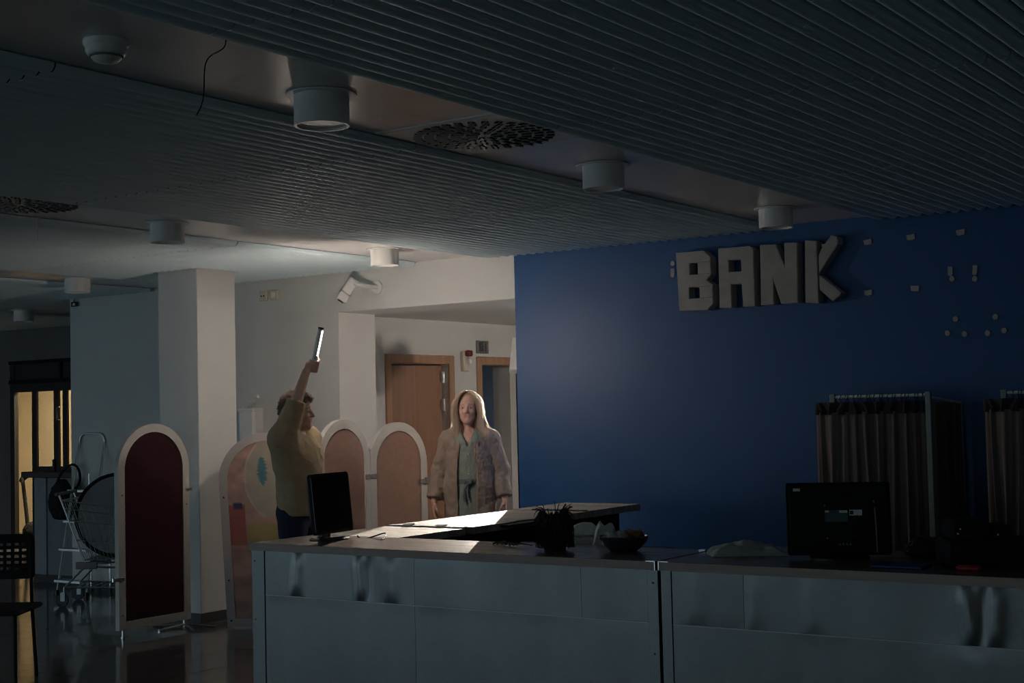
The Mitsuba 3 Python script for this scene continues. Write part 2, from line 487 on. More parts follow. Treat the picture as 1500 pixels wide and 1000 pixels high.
obj('distant_slats', cat(*far), SLAT, ceiling, smooth=35, kind='stuff', label='fine parallel slats of the bays farther left')
obj('splices', cat(*splices), SLATDARK, ceiling, kind='stuff', label='dark joints between slat ends')
# corridor ceiling behind the opening
struct('ceiling_corridor', box(-9.9, -2.0, YW + 0.45, 14.6, 2.42, 2.6), WALL)

# back wall: white part, opening with lintel, blue part
struct('wall_back', cat(box(-10.85, -7.55, YW, YW + 0.45, 0, Z_CEIL), box(-7.55, -5.83, YW, YW + 0.45, 2.35, Z_CEIL)), WALL, label='white back wall with a wide opening to the corridor')
struct('wall_blue', box(-5.83, 4.0, YW - 0.012, YW + 0.1, 0, Z_CEIL), BLUE, label='deep blue painted wall under the sign')
struct('wall_right', box(1.6, 1.8, -8, YW - 0.02, 0, Z_CEIL), WALL)
struct('wall_corridor_right', box(-3.0, -2.8, YW + 0.1, 14.6, 0, 2.42), WALL)
struct('wall_corridor_end', box(-9.9, -2.0, 14.4, 14.6, 0, 2.42), WALL)
# corridor left wall with two doorways (faces +x at X = XD)
XD = -8.37
D1a, D1b, D2a, D2b, DTOP = 10.215, 11.10, 11.65, 12.62, 2.0
struct('wall_corridor_left', cat(
    box(XD - 0.15, XD, YW + 0.45, D1a, 0, 2.42), box(XD - 0.15, XD, D1b, D2a, 0, 2.42), box(XD - 0.15, XD, D2b, 14.4, 0, 2.42),
    box(XD - 0.15, XD, D1a, D1b, DTOP, 2.42), box(XD - 0.15, XD, D2a, D2b, DTOP, 2.42)), WALL)
struct('wall_room_behind', cat(box(-9.9, -9.8, 9.0, 14.4, 0, 2.42), box(-9.8, XD - 0.15, 9.02, 9.1, 0, 2.42)), NAVYWALL)


def door_frame(name, ya, yb):
    k = struct(name, cat(box(XD - 0.17, XD + 0.018, ya - 0.085, ya, 0, DTOP + 0.085, 0.006), box(XD - 0.17, XD + 0.018, yb, yb + 0.085, 0, DTOP + 0.085, 0.006),
                         box(XD - 0.17, XD + 0.017, ya - 0.001, yb + 0.001, DTOP, DTOP + 0.085, 0.006)), FRAMEWOOD, label='brown wooden door frame')
    obj('door_stop', cat(box(XD - 0.11, XD - 0.085, ya, ya + 0.014, 0, DTOP), box(XD - 0.11, XD - 0.085, yb - 0.014, yb, 0, DTOP)), FRAMEWOOD, k)
    return k


d1 = door_frame('door_1', D1a, D1b)
# leaf of door 1, ajar inwards, hinged at the far jamb
ang = math.radians(9)
leaf_cols = ([math.cos(ang), -math.sin(ang), 0], [math.sin(ang), math.cos(ang), 0], [0, 0, 1])
leaf_o = [XD - 0.052, D1b - 0.03, 0]
leaf = obj('leaf', placed(box(-0.045, 0, -0.85, -0.02, 0.008, DTOP - 0.012, 0.003), leaf_cols, leaf_o), DOORWOOD, d1)
obj('handle', placed(cat(tube([(0, -0.79, 1.02), (0.045, -0.79, 1.02)], 0.008), tube([(0.045, -0.79, 1.02), (0.045, -0.67, 1.02)], 0.008), at(lathe([(0, -0.003), (0.025, -0.003), (0.025, 0.003), (0, 0.003)]), 0, 0, 0).apply_transform(mat4(([0, 0, -1], [0, 1, 0], [1, 0, 0]), [0.003, -0.79, 1.02]))), leaf_cols, leaf_o), CHROME, leaf)
for z in (1.17, 1.55, 1.82):
    obj('hinge', cat(box(XD - 0.05, XD - 0.046, D1b - 0.065, D1b - 0.004, z, z + 0.11, 0.001), at(tube([(0, 0, 0), (0, 0, 0.12)], 0.008), XD - 0.042, D1b - 0.018, z - 0.005)), CHROME, d1)
d2 = door_frame('door_2', D2a, D2b)
rw = struct('window_5', cat(box(-9.66, -8.74, 14.36, 14.4, 0.9, 0.95), box(-9.66, -8.74, 14.36, 14.4, 1.95, 2.0), box(-9.66, -9.61, 14.36, 14.4, 0.95, 1.95), box(-8.79, -8.74, 14.36, 14.4, 0.95, 1.95)), DARKTRIM, label='added small glowing window, out of view, lighting the dark room behind the second doorway')
obj('pane', (np.array([[-9.61, 14.38, 0.95], [-8.79, 14.38, 0.95], [-8.79, 14.38, 1.95], [-9.61, 14.38, 1.95]]), np.array([[0, 1, 2], [0, 2, 3]])), GREYPLASTIC, rw, light=[0.5, 0.6, 0.7])  # glowing pane added out of view so the dark room gets some light
struct('wall_room_side', box(-8.75, -8.53, 12.39, 12.50, 0, 2.4), WALL, label='pale wall end inside the second doorway')
struct('baseboard_corridor', cat(box(XD, XD + 0.012, YW + 0.45, D1a - 0.085, 0, 0.07), box(XD, XD + 0.012, D1b + 0.085, D2a - 0.085, 0, 0.07)), DARKTRIM)
struct('baseboard_back', cat(box(-10.85, -8.43, YW - 0.012, YW, 0, 0.075), box(-8.0, -7.55, YW - 0.012, YW, 0, 0.075)), DARKTRIM)

col = struct('column', box(-8.43, -8.0, 7.484, 7.88, 0, Z_CEIL, 0.004), WALL, label='square white column')
obj('baseboard', cat(box(-8.442, -7.988, 7.472, 7.484, 0, 0.075), box(-8.0, -7.988, 7.484, 7.88, 0, 0.075), box(-8.442, -8.43, 7.484, 7.88, 0, 0.075)), DARKTRIM, col)

# left side: far glazed partition and the lit room behind it
PY = 10.9
bars = [(-18.0, -14.87), (-14.53, -14.44), (-14.12, -14.03), (-13.955, -13.875), (-13.785, -13.70), (-13.38, -13.28), (-12.9, -10.85)]
part_m = [box(a, b, PY, PY + 0.03, 0, 2.02) for a, b in bars[1:-1]]
part_m += [box(-14.87, -10.85, PY, PY + 0.06, 1.90, 2.02), box(-14.44, -13.28, PY, PY + 0.06, 0, 1.0)]
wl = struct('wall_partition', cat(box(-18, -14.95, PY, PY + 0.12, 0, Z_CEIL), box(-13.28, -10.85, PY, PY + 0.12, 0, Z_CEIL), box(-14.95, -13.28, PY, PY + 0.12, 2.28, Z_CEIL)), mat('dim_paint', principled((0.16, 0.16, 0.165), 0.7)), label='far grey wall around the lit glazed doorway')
pf = struct('window_1', cat(*part_m, box(-14.95, -14.87, PY, PY + 0.06, 0, 2.28), box(-14.87, -13.28, PY + 0.01, PY + 0.05, 2.02, 2.28)), DARKTRIM, label='dark frame of the glazed partition')
obj('rail', cat(box(-14.95, -13.28, PY - 0.02, PY, 2.0, 2.05), box(-14.95, -13.28, PY - 0.02, PY, 2.24, 2.28), box(-13.99, -13.96, PY - 0.02, PY, 2.05, 2.24)), BLACKMATT, pf)
for a, b in ((-14.44, -14.12), (-14.03, -13.955), (-13.875, -13.785), (-13.70, -13.38)):
    obj('pane', box(a - 0.005, b + 0.005, PY + 0.028, PY + 0.032, 0.99, 1.905), GLASS, pf)
obj('handle', cat(tube([(-13.99, PY - 0.01, 1.55), (-13.99, PY - 0.06, 1.55), (-13.99, PY - 0.06, 1.70), (-13.99, PY - 0.01, 1.70)], 0.011)), BLACK, pf)
struct('wall_lit_room', cat(box(-18, -11, 12.6, 12.75, 0, Z_CEIL), box(-18.2, -18, PY, 12.75, 0, Z_CEIL), box(-11.0, -10.85, PY + 0.12, 12.75, 0, Z_CEIL)), CREAM)
struct('ceiling_lit_room', box(-18.2, -10.85, 11.0, 12.75, Z_CEIL, Z_CEIL + 0.1), CREAM)
d3 = struct('door_3', box(-15.62, -14.86, 12.56, 12.6, 0, 2.05, 0.004), CREAM, label='cream panelled door inside the lit room')
for z0, z1 in ((0.15, 0.85), (1.0, 1.9)):
    ring = sg.box(-15.5, z0, -14.98, z1).difference(sg.box(-15.47, z0 + 0.03, -15.01, z1 - 0.03))
    obj('moulding', extr_xz(ring, 12.552, 0.012), mat('cream_moulding', principled((0.55, 0.45, 0.30), 0.6)) if 'mat_cream_moulding' not in scene else 'mat_cream_moulding', d3)
fl = thing('ceiling_lamp', 'warm ceiling lamp inside the lit room at the far left', 'lamp')
obj('housing', at(lathe([(0, 0.0), (0.22, 0.0), (0.22, -0.05), (0.2, -0.05), (0.2, -0.01), (0, -0.01)]), -14.6, 11.75, Z_CEIL), ENAMEL, fl)
obj('diffuser', at(disc(0.2, up=False), -14.6, 11.75, Z_CEIL - 0.045), ENAMEL, fl, light=FAR)
# the walls that close the hall outside the frame, with the big windows behind the camera
struct('wall_left', cat(box(-18.2, -18, -8, -4.6, 0, Z_CEIL), box(-18.2, -18, 1.4, PY, 0, Z_CEIL), box(-18.2, -18, -4.6, 1.4, 0, 0.15), box(-18.2, -18, -4.6, 1.4, 2.3, Z_CEIL)), WALL)
w = struct('window_4', cat(box(-18.12, -18.04, -4.6, 1.4, 0.15, 0.21), box(-18.12, -18.04, -4.6, 1.4, 2.24, 2.3), *[box(-18.12, -18.04, y - 0.03, y + 0.03, 0.21, 2.24) for y in (-4.57, -2.6, -0.6, 1.37)]), DARKTRIM, label='wide window in daylight on the left')
obj('pane', (np.array([[-18.1, -4.6, 0.15], [-18.1, 1.4, 0.15], [-18.1, 1.4, 2.3], [-18.1, -4.6, 2.3]]), np.array([[0, 1, 2], [0, 2, 3]])), GREYPLASTIC, w, light=[c * DAY_LEVEL for c in DAY])
WY = -6.5
LOW = (-6.6, -2.6)                  # unseen low window, added to brighten the right counter sheets
wins = [(-16.8, -13.0), (-12.2, -8.4)]
pieces = [box(-18, 4, WY - 0.25, WY, 0, 0.15), box(-18, 4, WY - 0.25, WY, 2.3, Z_CEIL)]
xs = [-18] + [v for w in wins for v in w] + [4]
for k in range(0, len(xs), 2):
    pieces.append(box(xs[k], xs[k + 1] if xs[k + 1] != 4 else LOW[0], WY - 0.25, WY, 0.15, 2.3))
pieces += [box(LOW[1], 4, WY - 0.25, WY, 0.15, 2.3), box(LOW[0], LOW[1], WY - 0.25, WY, 1.25, 2.3)]
struct('wall_front', cat(*pieces), WALL)
for k, (a, b) in enumerate(wins):
    w = struct(f'window_{k + 2}', cat(box(a, a + 0.06, WY - 0.12, WY - 0.04, 0.15, 2.3), box(b - 0.06, b, WY - 0.12, WY - 0.04, 0.15, 2.3), box(a, b, WY - 0.12, WY - 0.04, 0.15, 0.21), box(a, b, WY - 0.12, WY - 0.04, 2.24, 2.3),
                                      *[box(a + (b - a) * t - 0.03, a + (b - a) * t + 0.03, WY - 0.12, WY - 0.04, 0.21, 2.24) for t in (1 / 3, 2 / 3)]), DARKTRIM, label='tall window in daylight')
    q = (np.array([[a, WY - 0.1, 0.15], [b, WY - 0.1, 0.15], [b, WY - 0.1, 2.3], [a, WY - 0.1, 2.3]]), np.array([[0, 2, 1], [0, 3, 2]]))
    obj('pane', q, GREYPLASTIC, w, light=[c * DAY_LEVEL for c in DAY])
    pl = scene[w + '__pane']

a, b = LOW
w = struct('window_6', cat(box(a, a + 0.06, WY - 0.12, WY - 0.04, 0.15, 1.25), box(b - 0.06, b, WY - 0.12, WY - 0.04, 0.15, 1.25), box(a, b, WY - 0.12, WY - 0.04, 0.15, 0.21), box(a, b, WY - 0.12, WY - 0.04, 1.19, 1.25), box(-4.63, -4.57, WY - 0.12, WY - 0.04, 0.21, 1.19)), DARKTRIM, label='added low glowing window, out of view, brightening the right counter front')
obj('pane', (np.array([[a, WY - 0.1, 0.15], [b, WY - 0.1, 0.15], [b, WY - 0.1, 1.25], [a, WY - 0.1, 1.25]]), np.array([[0, 2, 1], [0, 3, 2]])), GREYPLASTIC, w, light=[c * DAY_LEVEL for c in DAY])

# ------------------------------------------------------------------ ceiling fittings
LIGHT_BODY = lathe([(0, -0.112), (0.088, -0.112), (0.088, -0.118), (0.1, -0.118), (0.1, -0.008), (0.127, -0.007), (0.128, -0.002), (0.122, 0.0), (0, 0.0)], 40)
body_ply = mikit.ply(lathe([(0.089, -0.110), (0.089, -0.118), (0.1, -0.118), (0.1, -0.006)], 40), ENAMEL, smooth=40)
flange_ply = mikit.ply(lathe([(0.1, -0.008), (0.127, -0.007), (0.129, -0.003), (0.124, 0.0), (0.1, 0.0)], 40), ENAMEL, smooth=40)
diff_ply = mikit.ply(lathe([(0.0, -0.110), (0.0895, -0.110)], 40), PLASTIC, smooth=False)
for x, y, lab in ((-3.427, 3.82, 'large white cylinder ceiling light nearest the front, left of the round swirl vent'),
                  (-3.425, 5.80, 'white cylinder ceiling light in the strip right of the round swirl vent'),
                  (-3.427, 7.79, 'white cylinder ceiling light just above the letters N and K of the sign'),
                  (-6.40, 5.76, 'white cylinder ceiling light left of the white column top, under the slatted bay'),
                  (-6.36, 7.72, 'white cylinder ceiling light above the security camera, near the lit back wall'),
                  (-9.40, 7.50, 'dim white cylinder ceiling light above the grey wall end at left'),
                  (-12.45, 9.25, 'small dark cylinder ceiling light above the glazed doorway at far left')):
    t = thing('ceiling_light', lab, 'ceiling light')
    W = T().translate([x, y, Z_CEIL])
    obj('housing', None, None, t, share=body_ply, to_world=W)
    obj('flange', None, None, t, share=flange_ply, to_world=W)
    obj('diffuser', None, None, t, share=diff_ply, to_world=W)

sd = thing('smoke_detector', 'round white smoke detector on the ceiling at the upper left', 'smoke detector')
P = lambda m: at(m, -3.44, 2.86, Z_CEIL)
obj('base', P(lathe([(0, 0), (0.07, 0), (0.07, -0.012), (0.064, -0.02), (0, -0.02)], 36)), PLASTIC, sd, smooth=40)
obj('body', P(lathe([(0.062, -0.018), (0.063, -0.034), (0.056, -0.044), (0.05, -0.046), (0.05, -0.05), (0.046, -0.053), (0.036, -0.063), (0.02, -0.068), (0, -0.069)], 36)), PLASTIC, sd, smooth=40)
obj('chamber', P(lathe([(0.045, -0.045), (0.051, -0.046), (0.051, -0.051), (0.045, -0.053)], 36)), GREYPLASTIC, sd, smooth=40, label='dark slotted ring')


VANE = mat('vane_grey', principled((0.36, 0.35, 0.33), 0.5))


def swirl_vent(x, y, r, label):
    t = thing('swirl_vent', label, 'air vent')
    obj('plate', at(box(-0.31, 0.31, -0.31, 0.31, -0.006, 0.0, 0.002), x, y, Z_CEIL), ENAMEL, t)
    slots, vanes = [], []
    for ring, (ra, rb, n) in enumerate(((0.04, 0.08, 8), (0.10, 0.14, 15), (0.16, 0.20, 22), (0.215, 0.25, 28), (0.265, 0.295, 32))):
        for k in range(n):
            a = 2 * math.pi * (k + 0.3 * ring) / n
            w = 0.6 * math.pi / n
            arc = [(rr * math.cos(a + dt), rr * math.sin(a + dt)) for rr, dt in ((ra, -w), (rb, -w * 0.7), (rb, w * 0.9), (ra, w))]
            slots.append(at(extr(sg.Polygon(arc), 0.004), x, y, Z_CEIL - 0.0085))
            m = box(-0.5, 0.5, -0.5, 0.5, -0.5, 0.5)
            m.apply_scale([rb - ra + 0.004, 2 * math.pi * ra / n * 0.52, 0.002])
            m.apply_transform(trimesh.transformations.rotation_matrix(math.radians(26), [1, 0, 0]))
            m.apply_translation([(ra + rb) / 2, 0, -0.0105])
            m.apply_transform(trimesh.transformations.rotation_matrix(a, [0, 0, 1]))
            vanes.append(at(m, x, y, Z_CEIL))
    obj('slots', cat(*slots), BLACKMATT, t, label='dark slots between the vanes')
    for m in vanes:
        obj('vane', m, VANE, t)
    return t


swirl_vent(-3.42, 4.82, 0.3, 'round swirl air vent in the ceiling strip between the two nearest ceiling lights')
swirl_vent(-6.38, 4.72, 0.3, 'round swirl air vent with warm glow at the left edge of the ceiling')
obj('trim_strip', box(-3.74, -3.09, 4.49, 4.505, Z_CEIL - 0.005, Z_CEIL), ENAMEL, ceiling)
single('hanging_cable', tube(smooth_path([(-3.13, 3.06, 2.684), (-3.14, 3.055, 2.655), (-3.18, 3.04, 2.635), (-3.195, 3.03, 2.56), (-3.20, 3.02, 2.48), (-3.215, 3.015, 2.455)], 24), 0.0022, 5), BLACK, 'thin black cord hanging from the edge of the slats at upper left', 'cable')
single('white_thread', tube([(-6.42, 4.86, 2.684), (-6.425, 4.86, 2.60), (-6.42, 4.865, 2.51)], 0.002, 4), PLASTIC, 'thin white thread hanging below the vent at the left edge', 'thread')

# ------------------------------------------------------------------ on the walls
def sign_letter(ch, polys, label, seams=(), holes=()):
    t = thing('letter_' + ch, label, 'letter')
    for k, (pts, depth, tilt) in enumerate(polys):
        pg = sg.Polygon(pts, holes if k == 0 else None).buffer(0)
        face = extr_xz(pg.buffer(-0.004, join_style=2), YW - 0.012 - depth, 0.006)
        body = extr_xz(pg, YW - 0.012 - depth + 0.004, depth - 0.004)
        obj('stroke' if len(polys) > 1 else 'block', cat(face, body), FOAM, t)
    for s in seams:
        obj('seam', s, GREYPLASTIC, t)
    return t


LB = [(-4.458, 2.563), (-4.253, 2.562), (-4.202, 2.518), (-4.2, 2.401), (-4.234, 2.365), (-4.191, 2.332), (-4.191, 2.205), (-4.237, 2.166), (-4.444, 2.173)]
HB = [[(-4.356, 2.486), (-4.299, 2.486), (-4.299, 2.407), (-4.355, 2.408)], [(-4.365, 2.325), (-4.29, 2.324), (-4.291, 2.248), (-4.364, 2.25)]]
YF = YW - 0.012 - 0.085
sign_letter('b', [(LB, 0.085, 0)], 'grey-white block letter B, first of the four wall letters',
            [box(-4.299, -4.2, YF - 0.0015, YF + 0.001, 2.484, 2.487), box(-4.299, -4.2, YF - 0.0015, YF + 0.001, 2.405, 2.408), box(-4.291, -4.191, YF - 0.0015, YF + 0.001, 2.322, 2.325), box(-4.291, -4.191, YF - 0.0015, YF + 0.001, 2.246, 2.249)], HB)
LA = [(-4.145, 2.566), (-3.919, 2.563), (-3.891, 2.545), (-3.893, 2.171), (-3.978, 2.173), (-3.984, 2.323), (-4.058, 2.323), (-4.058, 2.171), (-4.147, 2.173)]
sign_letter('a', [(LA, 0.085, 0)], 'grey-white block letter A, second of the four wall letters', holes=[[(-4.07, 2.483), (-3.984, 2.482), (-3.983, 2.404), (-4.069, 2.405)]])
LN = [(-3.846, 2.564), (-3.735, 2.559), (-3.679, 2.419), (-3.678, 2.563), (-3.587, 2.558), (-3.596, 2.176), (-3.712, 2.174), (-3.76, 2.328), (-3.762, 2.174), (-3.852, 2.174)]
sign_letter('n', [(LN, 0.085, 0)], 'grey-white block letter N, third of the four wall letters')
LK = [([(-3.536, 2.566), (-3.456, 2.556), (-3.457, 2.162), (-3.547, 2.172)], 0.085, 0),
      ([(-3.452, 2.463), (-3.423, 2.515), (-3.429, 2.533), (-3.406, 2.534), (-3.362, 2.586), (-3.32, 2.572), (-3.317, 2.526), (-3.452, 2.346)], 0.08, 0),
      ([(-3.452, 2.340), (-3.44, 2.335), (-3.307, 2.22), (-3.318, 2.201), (-3.367, 2.169), (-3.452, 2.249)], 0.08, 0)]
sign_letter('k', LK, 'broken grey-white block letter K with splayed arms, last of the four wall letters')

pads = [(-3.155, 2.528, 'r', 'upper left grey tag right of the letter K'), (-2.881, 2.534, 'r', 'chipped tag in the upper row right of the letter K, second from left'), (-2.576, 2.536, 'r', 'tag in the upper row of the blue wall, nearest the right edge'),
        (-3.163, 2.212, 'r', 'pinkish tag level with the foot of the letter K'), (-2.868, 2.218, 'r', 'tag in the lower row, second from the letter K'),
        (-2.646, 2.306, 'v', 'upright pinkish tag of the left pair on the blue wall'), (-2.636, 2.262, 'd', 'round dab under the upright pinkish tag'),
        (-2.499, 2.302, 'v', 'upright pale tag of the right pair on the blue wall'), (-2.501, 2.252, 'd', 'round ringed dab under the right upright tag'),
        (-2.625, 2.019, 'd', 'top dot of the left triangle of dots on the blue wall'), (-2.677, 1.936, 'd', 'lower left dot of the left triangle of dots'), (-2.575, 1.926, 'd', 'lower right dot of the left triangle of dots'),
        (-2.39, 2.018, 'd', 'top dot of the right triangle of dots on the blue wall'), (-2.438, 1.924, 'd', 'lower left dot of the right triangle of dots'), (-2.342, 1.935, 'd', 'lower right dot of the right triangle of dots'),
        (-4.526, 2.503, 'd', 'small white dab left of the upper half of the letter B'), (-4.528, 2.438, 'v', 'ragged white dab left of the middle of the letter B')]
for x, z, kind, lab in pads:
    if kind == 'r':
        pg = sg.Polygon([(-0.026, 0.016), (0.026, 0.019), (0.027, -0.012), (0.004, -0.017), (-0.02, -0.014)])
    elif kind == 'v':
        pg = sg.Polygon([(-0.014, 0.03), (0.014, 0.03), (0.015, -0.012), (0.006, -0.03), (-0.013, -0.024)])
    else:
        pg = affinity.scale(sg.Point(0, 0).buffer(0.0155, 8), 1.0, 1.1)
    pg = affinity.translate(affinity.rotate(pg, rng.uniform(-8, 8)), x, z)
    single('adhesive_tag', extr_xz(pg, YW - 0.012 - 0.008, 0.008), TAG, lab, 'wall tag', 'leftover tags of lost letters on the blue wall')

cam = thing('security_camera', 'white security camera bracketed to the back wall under the slats', 'camera')
cdir = np.array([-0.36, -0.42, -0.83]); cdir /= np.linalg.norm(cdir)
c0 = np.array([-7.27, YW - 0.13, 2.575])
ca, cb, cc = frame3(cdir)
cbody = cat(placed(box(-0.044, 0.044, -0.04, 0.04, -0.01, 0.12, 0.01), (ca, cb, cc), c0))
obj('housing', cbody, PLASTIC, cam)
obj('hood', placed(box(-0.046, 0.046, -0.042, 0.042, 0.125, 0.19, 0.007), (ca, cb, cc), c0), PLASTIC, cam)
obj('lens', placed(lathe([(0, 0.195), (0.026, 0.195), (0.026, 0.187), (0, 0.187)], 20), (ca, cb, cc), c0), BLACK, cam)
obj('bracket', cat(tube(smooth_path([c0 + cc * 0.03, c0 + np.array([0.09, 0.0, -0.045]), (-7.13, YW - 0.06, 2.52), (-7.13, YW, 2.52)], 16), 0.017, 10), at(lathe([(0, 0), (0.05, 0), (0.05, 0.02), (0, 0.02)], 24).apply_transform(mat4(([1, 0, 0], [0, 0, 1], [0, -1, 0]), [0, 0, 0])), -7.13, YW, 2.52)), PLASTIC, cam, smooth=40)
for x, lab in ((-8.352, 'white wall socket with dark holes, left of the pair high on the back wall'), (-8.232, 'white blank wall socket, right of the pair high on the back wall')):
    k = thing('wall_socket', lab, 'socket')
    obj('cover', box(x - 0.042, x + 0.042, YW - 0.028, YW, 2.49, 2.575, 0.006), BEIGE, k)
    if x < -8.3:
        for dx in (-0.014, 0.014):
            obj('hole', at(lathe([(0, 0.0), (0.007, 0.0), (0.007, 0.003), (0, 0.003)], 12).apply_transform(mat4(([1, 0, 0], [0, 0, 1], [0, -1, 0]), [0, 0, 0])), x + dx, YW - 0.0275, 2.53), BLACK, k)
    else:
        obj('rocker', box(x - 0.02, x + 0.02, YW - 0.032, YW - 0.026, 2.508, 2.552, 0.002), PLASTIC, k)
dp = thing('dispenser', 'white wall dispenser with a raised lever arm, behind the painted divider', 'dispenser')
obj('tank', box(-8.56, -8.375, YW - 0.13, YW, 1.33, 1.60, 0.02), PLASTIC, dp)
obj('lid', box(-8.565, -8.37, YW - 0.133, YW, 1.57, 1.605, 0.012), PLASTIC, dp)
obj('lever', cat(box(-8.585, -8.535, YW - 0.07, YW - 0.02, 1.5, 1.625, 0.01), tube([(-8.56, YW - 0.05, 1.61), (-8.36, YW - 0.09, 1.70)], [0.02, 0.016], 8)), PLASTIC, dp)
al = thing('fire_alarm', 'beige fire alarm sounder with a red beacon between the two doors', 'alarm')
obj('base', box(XD, XD + 0.04, 11.30, 11.40, 1.93, 2.13, 0.008), BEIGE, al)
obj('beacon', box(XD + 0.035, XD + 0.085, 11.325, 11.41, 2.08, 2.14, 0.012), BEACON, al)
obj('sounder', placed(lathe([(0, 0.05), (0.025, 0.045), (0.036, 0.02), (0.036, 0), (0, 0)], 20), ([0, 1, 0], [0, 0, 1], [1, 0, 0]), [XD + 0.035, 11.365, 2.035]), PLASTIC, al, smooth=40)
vg = thing('wall_grille', 'square metal vent grille with dark slots above the second door', 'vent')
obj('frame', cat(box(XD, XD + 0.012, 11.565, 11.775, 2.115, 2.245, 0.003)), GREYPLASTIC, vg)
obj('opening', cat(box(XD + 0.012, XD + 0.0135, 11.61, 11.685, 2.13, 2.23), box(XD + 0.012, XD + 0.0135, 11.705, 11.735, 2.13, 2.23)), BLACK, vg)
for k in range(6):
    obj('blade', box(XD + 0.013, XD + 0.018, 11.605, 11.735, 2.133 + 0.0165 * k, 2.138 + 0.0165 * k), GREYPLASTIC, vg)
sgn = thing('exit_sign', 'tiny dark sign hung from the slats at the end of the left wall', 'sign')
obj('plate', box(-10.80, -10.72, YW - 0.03, YW - 0.02, 2.59, 2.635, 0.002), BLACK, sgn)
obj('symbol', box(-10.775, -10.745, YW - 0.032, YW - 0.03, 2.60, 2.622), PLASTIC, sgn)
obj('hanger', box(-10.765, -10.755, YW - 0.028, YW - 0.022, 2.63, 2.668), BLACK, sgn)

# film light hidden behind the blue wall: only its white side flap shows
fp = thing('film_light', 'white flap of a film light peeping out at the left edge of the blue wall', 'light')
LP = np.array([-7.00, 10.52, 2.02])
ld = np.array([-4.95, 6.9, 0.95]) - LP; ld /= np.linalg.norm(ld)
lx = np.cross([0, 0, 1.0], ld); lx /= np.linalg.norm(lx)
lz = np.cross(ld, lx)
FPM = lambda m: placed(m, (lx, lz, ld), LP)
obj('housing', FPM(lathe([(0, -0.24), (0.09, -0.24), (0.10, -0.22), (0.10, 0.0), (0.088, 0.0), (0.088, -0.03), (0, -0.03)], 28)), BLACKMATT, fp, smooth=40)
obj('lens', FPM(at(disc(0.085), 0, 0, -0.025)), PLASTIC, fp, light=PANEL)
obj('barn_door', placed(extr(sg.Polygon([(0, 1.87), (0.16, 1.85), (0.16, 2.18), (0.035, 2.18)]), 0.006), ([0.72, 0.69, 0], [0, 0, 1], [-0.69, 0.72, 0]), [-7.147, 10.372, 0]), PLASTIC, fp)
obj('barn_door', FPM(cat(box(-0.11, 0.11, 0.10, 0.106, 0.0, 0.12), box(-0.11, 0.11, -0.106, -0.10, 0.0, 0.12))), BLACKMATT, fp)
obj('stand', cat(tube([LP - ld * 0.12, [LP[0] - 0.03, LP[1] + 0.12, 1.6], [LP[0] - 0.03, LP[1] + 0.12, 0.5]], 0.014, 8), *[tube([[LP[0] - 0.03, LP[1] + 0.12, 0.5], [LP[0] + 0.4 * math.cos(a), LP[1] + 0.12 + 0.4 * math.sin(a), 0.01]], 0.01, 6) for a in (0.6, 2.5, 4.6)]), BLACK, fp)
scene['film_light_beam'] = {'type': 'spot', 'intensity': {'type': 'rgb', 'value': BEAM}, 'cutoff_angle': 13.5, 'beam_width': 5.0,
                            'to_world': T().look_at(origin=(LP + ld * 0.02).tolist(), target=[-6.10, 8.55, 1.50], up=[0, 0, 1])}

gl = thing('globe_lamp', 'round white globe lamp hanging in the corridor out of sight behind the blue wall', 'lamp')
obj('globe', at(trimesh.creation.icosphere(3, 0.10), -5.0, 11.1, 2.10), PLASTIC, gl, light=BULB)
obj('pendant_rod', tube([(-5.0, 11.1, 2.20), (-5.0, 11.1, 2.42)], 0.008, 8), CHROME, gl)

# ------------------------------------------------------------------ dividers
def divider(label, origin, direction, width, height, bottom, fabric, frame_mat, lean=0.0, tilt=0.0, border=0.058, group=None, color=None):
    """Arched board standing on the floor line from origin along direction; leaning back by lean and slid sideways by tilt per metre of height."""
    t = thing('room_divider', label, 'divider', group)
    d = np.array([direction[0], direction[1], 0.0]); d /= np.linalg.norm(d)
    nrm = np.cross(d, [0, 0, 1.0])
    up = np.array([0, 0, 1.0]) - nrm * lean - d * tilt
    r = width / 2
    a = np.linspace(0, math.pi, 40)
    rise = min(r, height - bottom - 0.2) * 1.0
    outer = sg.Polygon([(0, bottom), (width, bottom)] + [(r + r * math.cos(x), height - rise + rise * math.sin(x)) for x in a])
    inner = outer.buffer(-border)
    ring = outer.difference(outer.buffer(-border - 0.002))
    M = lambda m, off: placed(m, (d, up, nrm), np.array([origin[0], origin[1], 0]) + nrm * off)
    obj('frame', M(extr(ring, 0.04), -0.02), frame_mat, t)
    if color is None:
        obj('panel', M(extr(inner, 0.022), -0.011), fabric, t)
    else:
        m = extr(inner, 0.022).subdivide_to_size(0.02)
        c = color(m.vertices[:, 0] / width, (m.vertices[:, 1] - bottom) / (height - bottom))
        obj('panel', M(m, -0.011), fabric, t, color=c)
    for x in (0.12, width - 0.12):
        pass
    return t, M


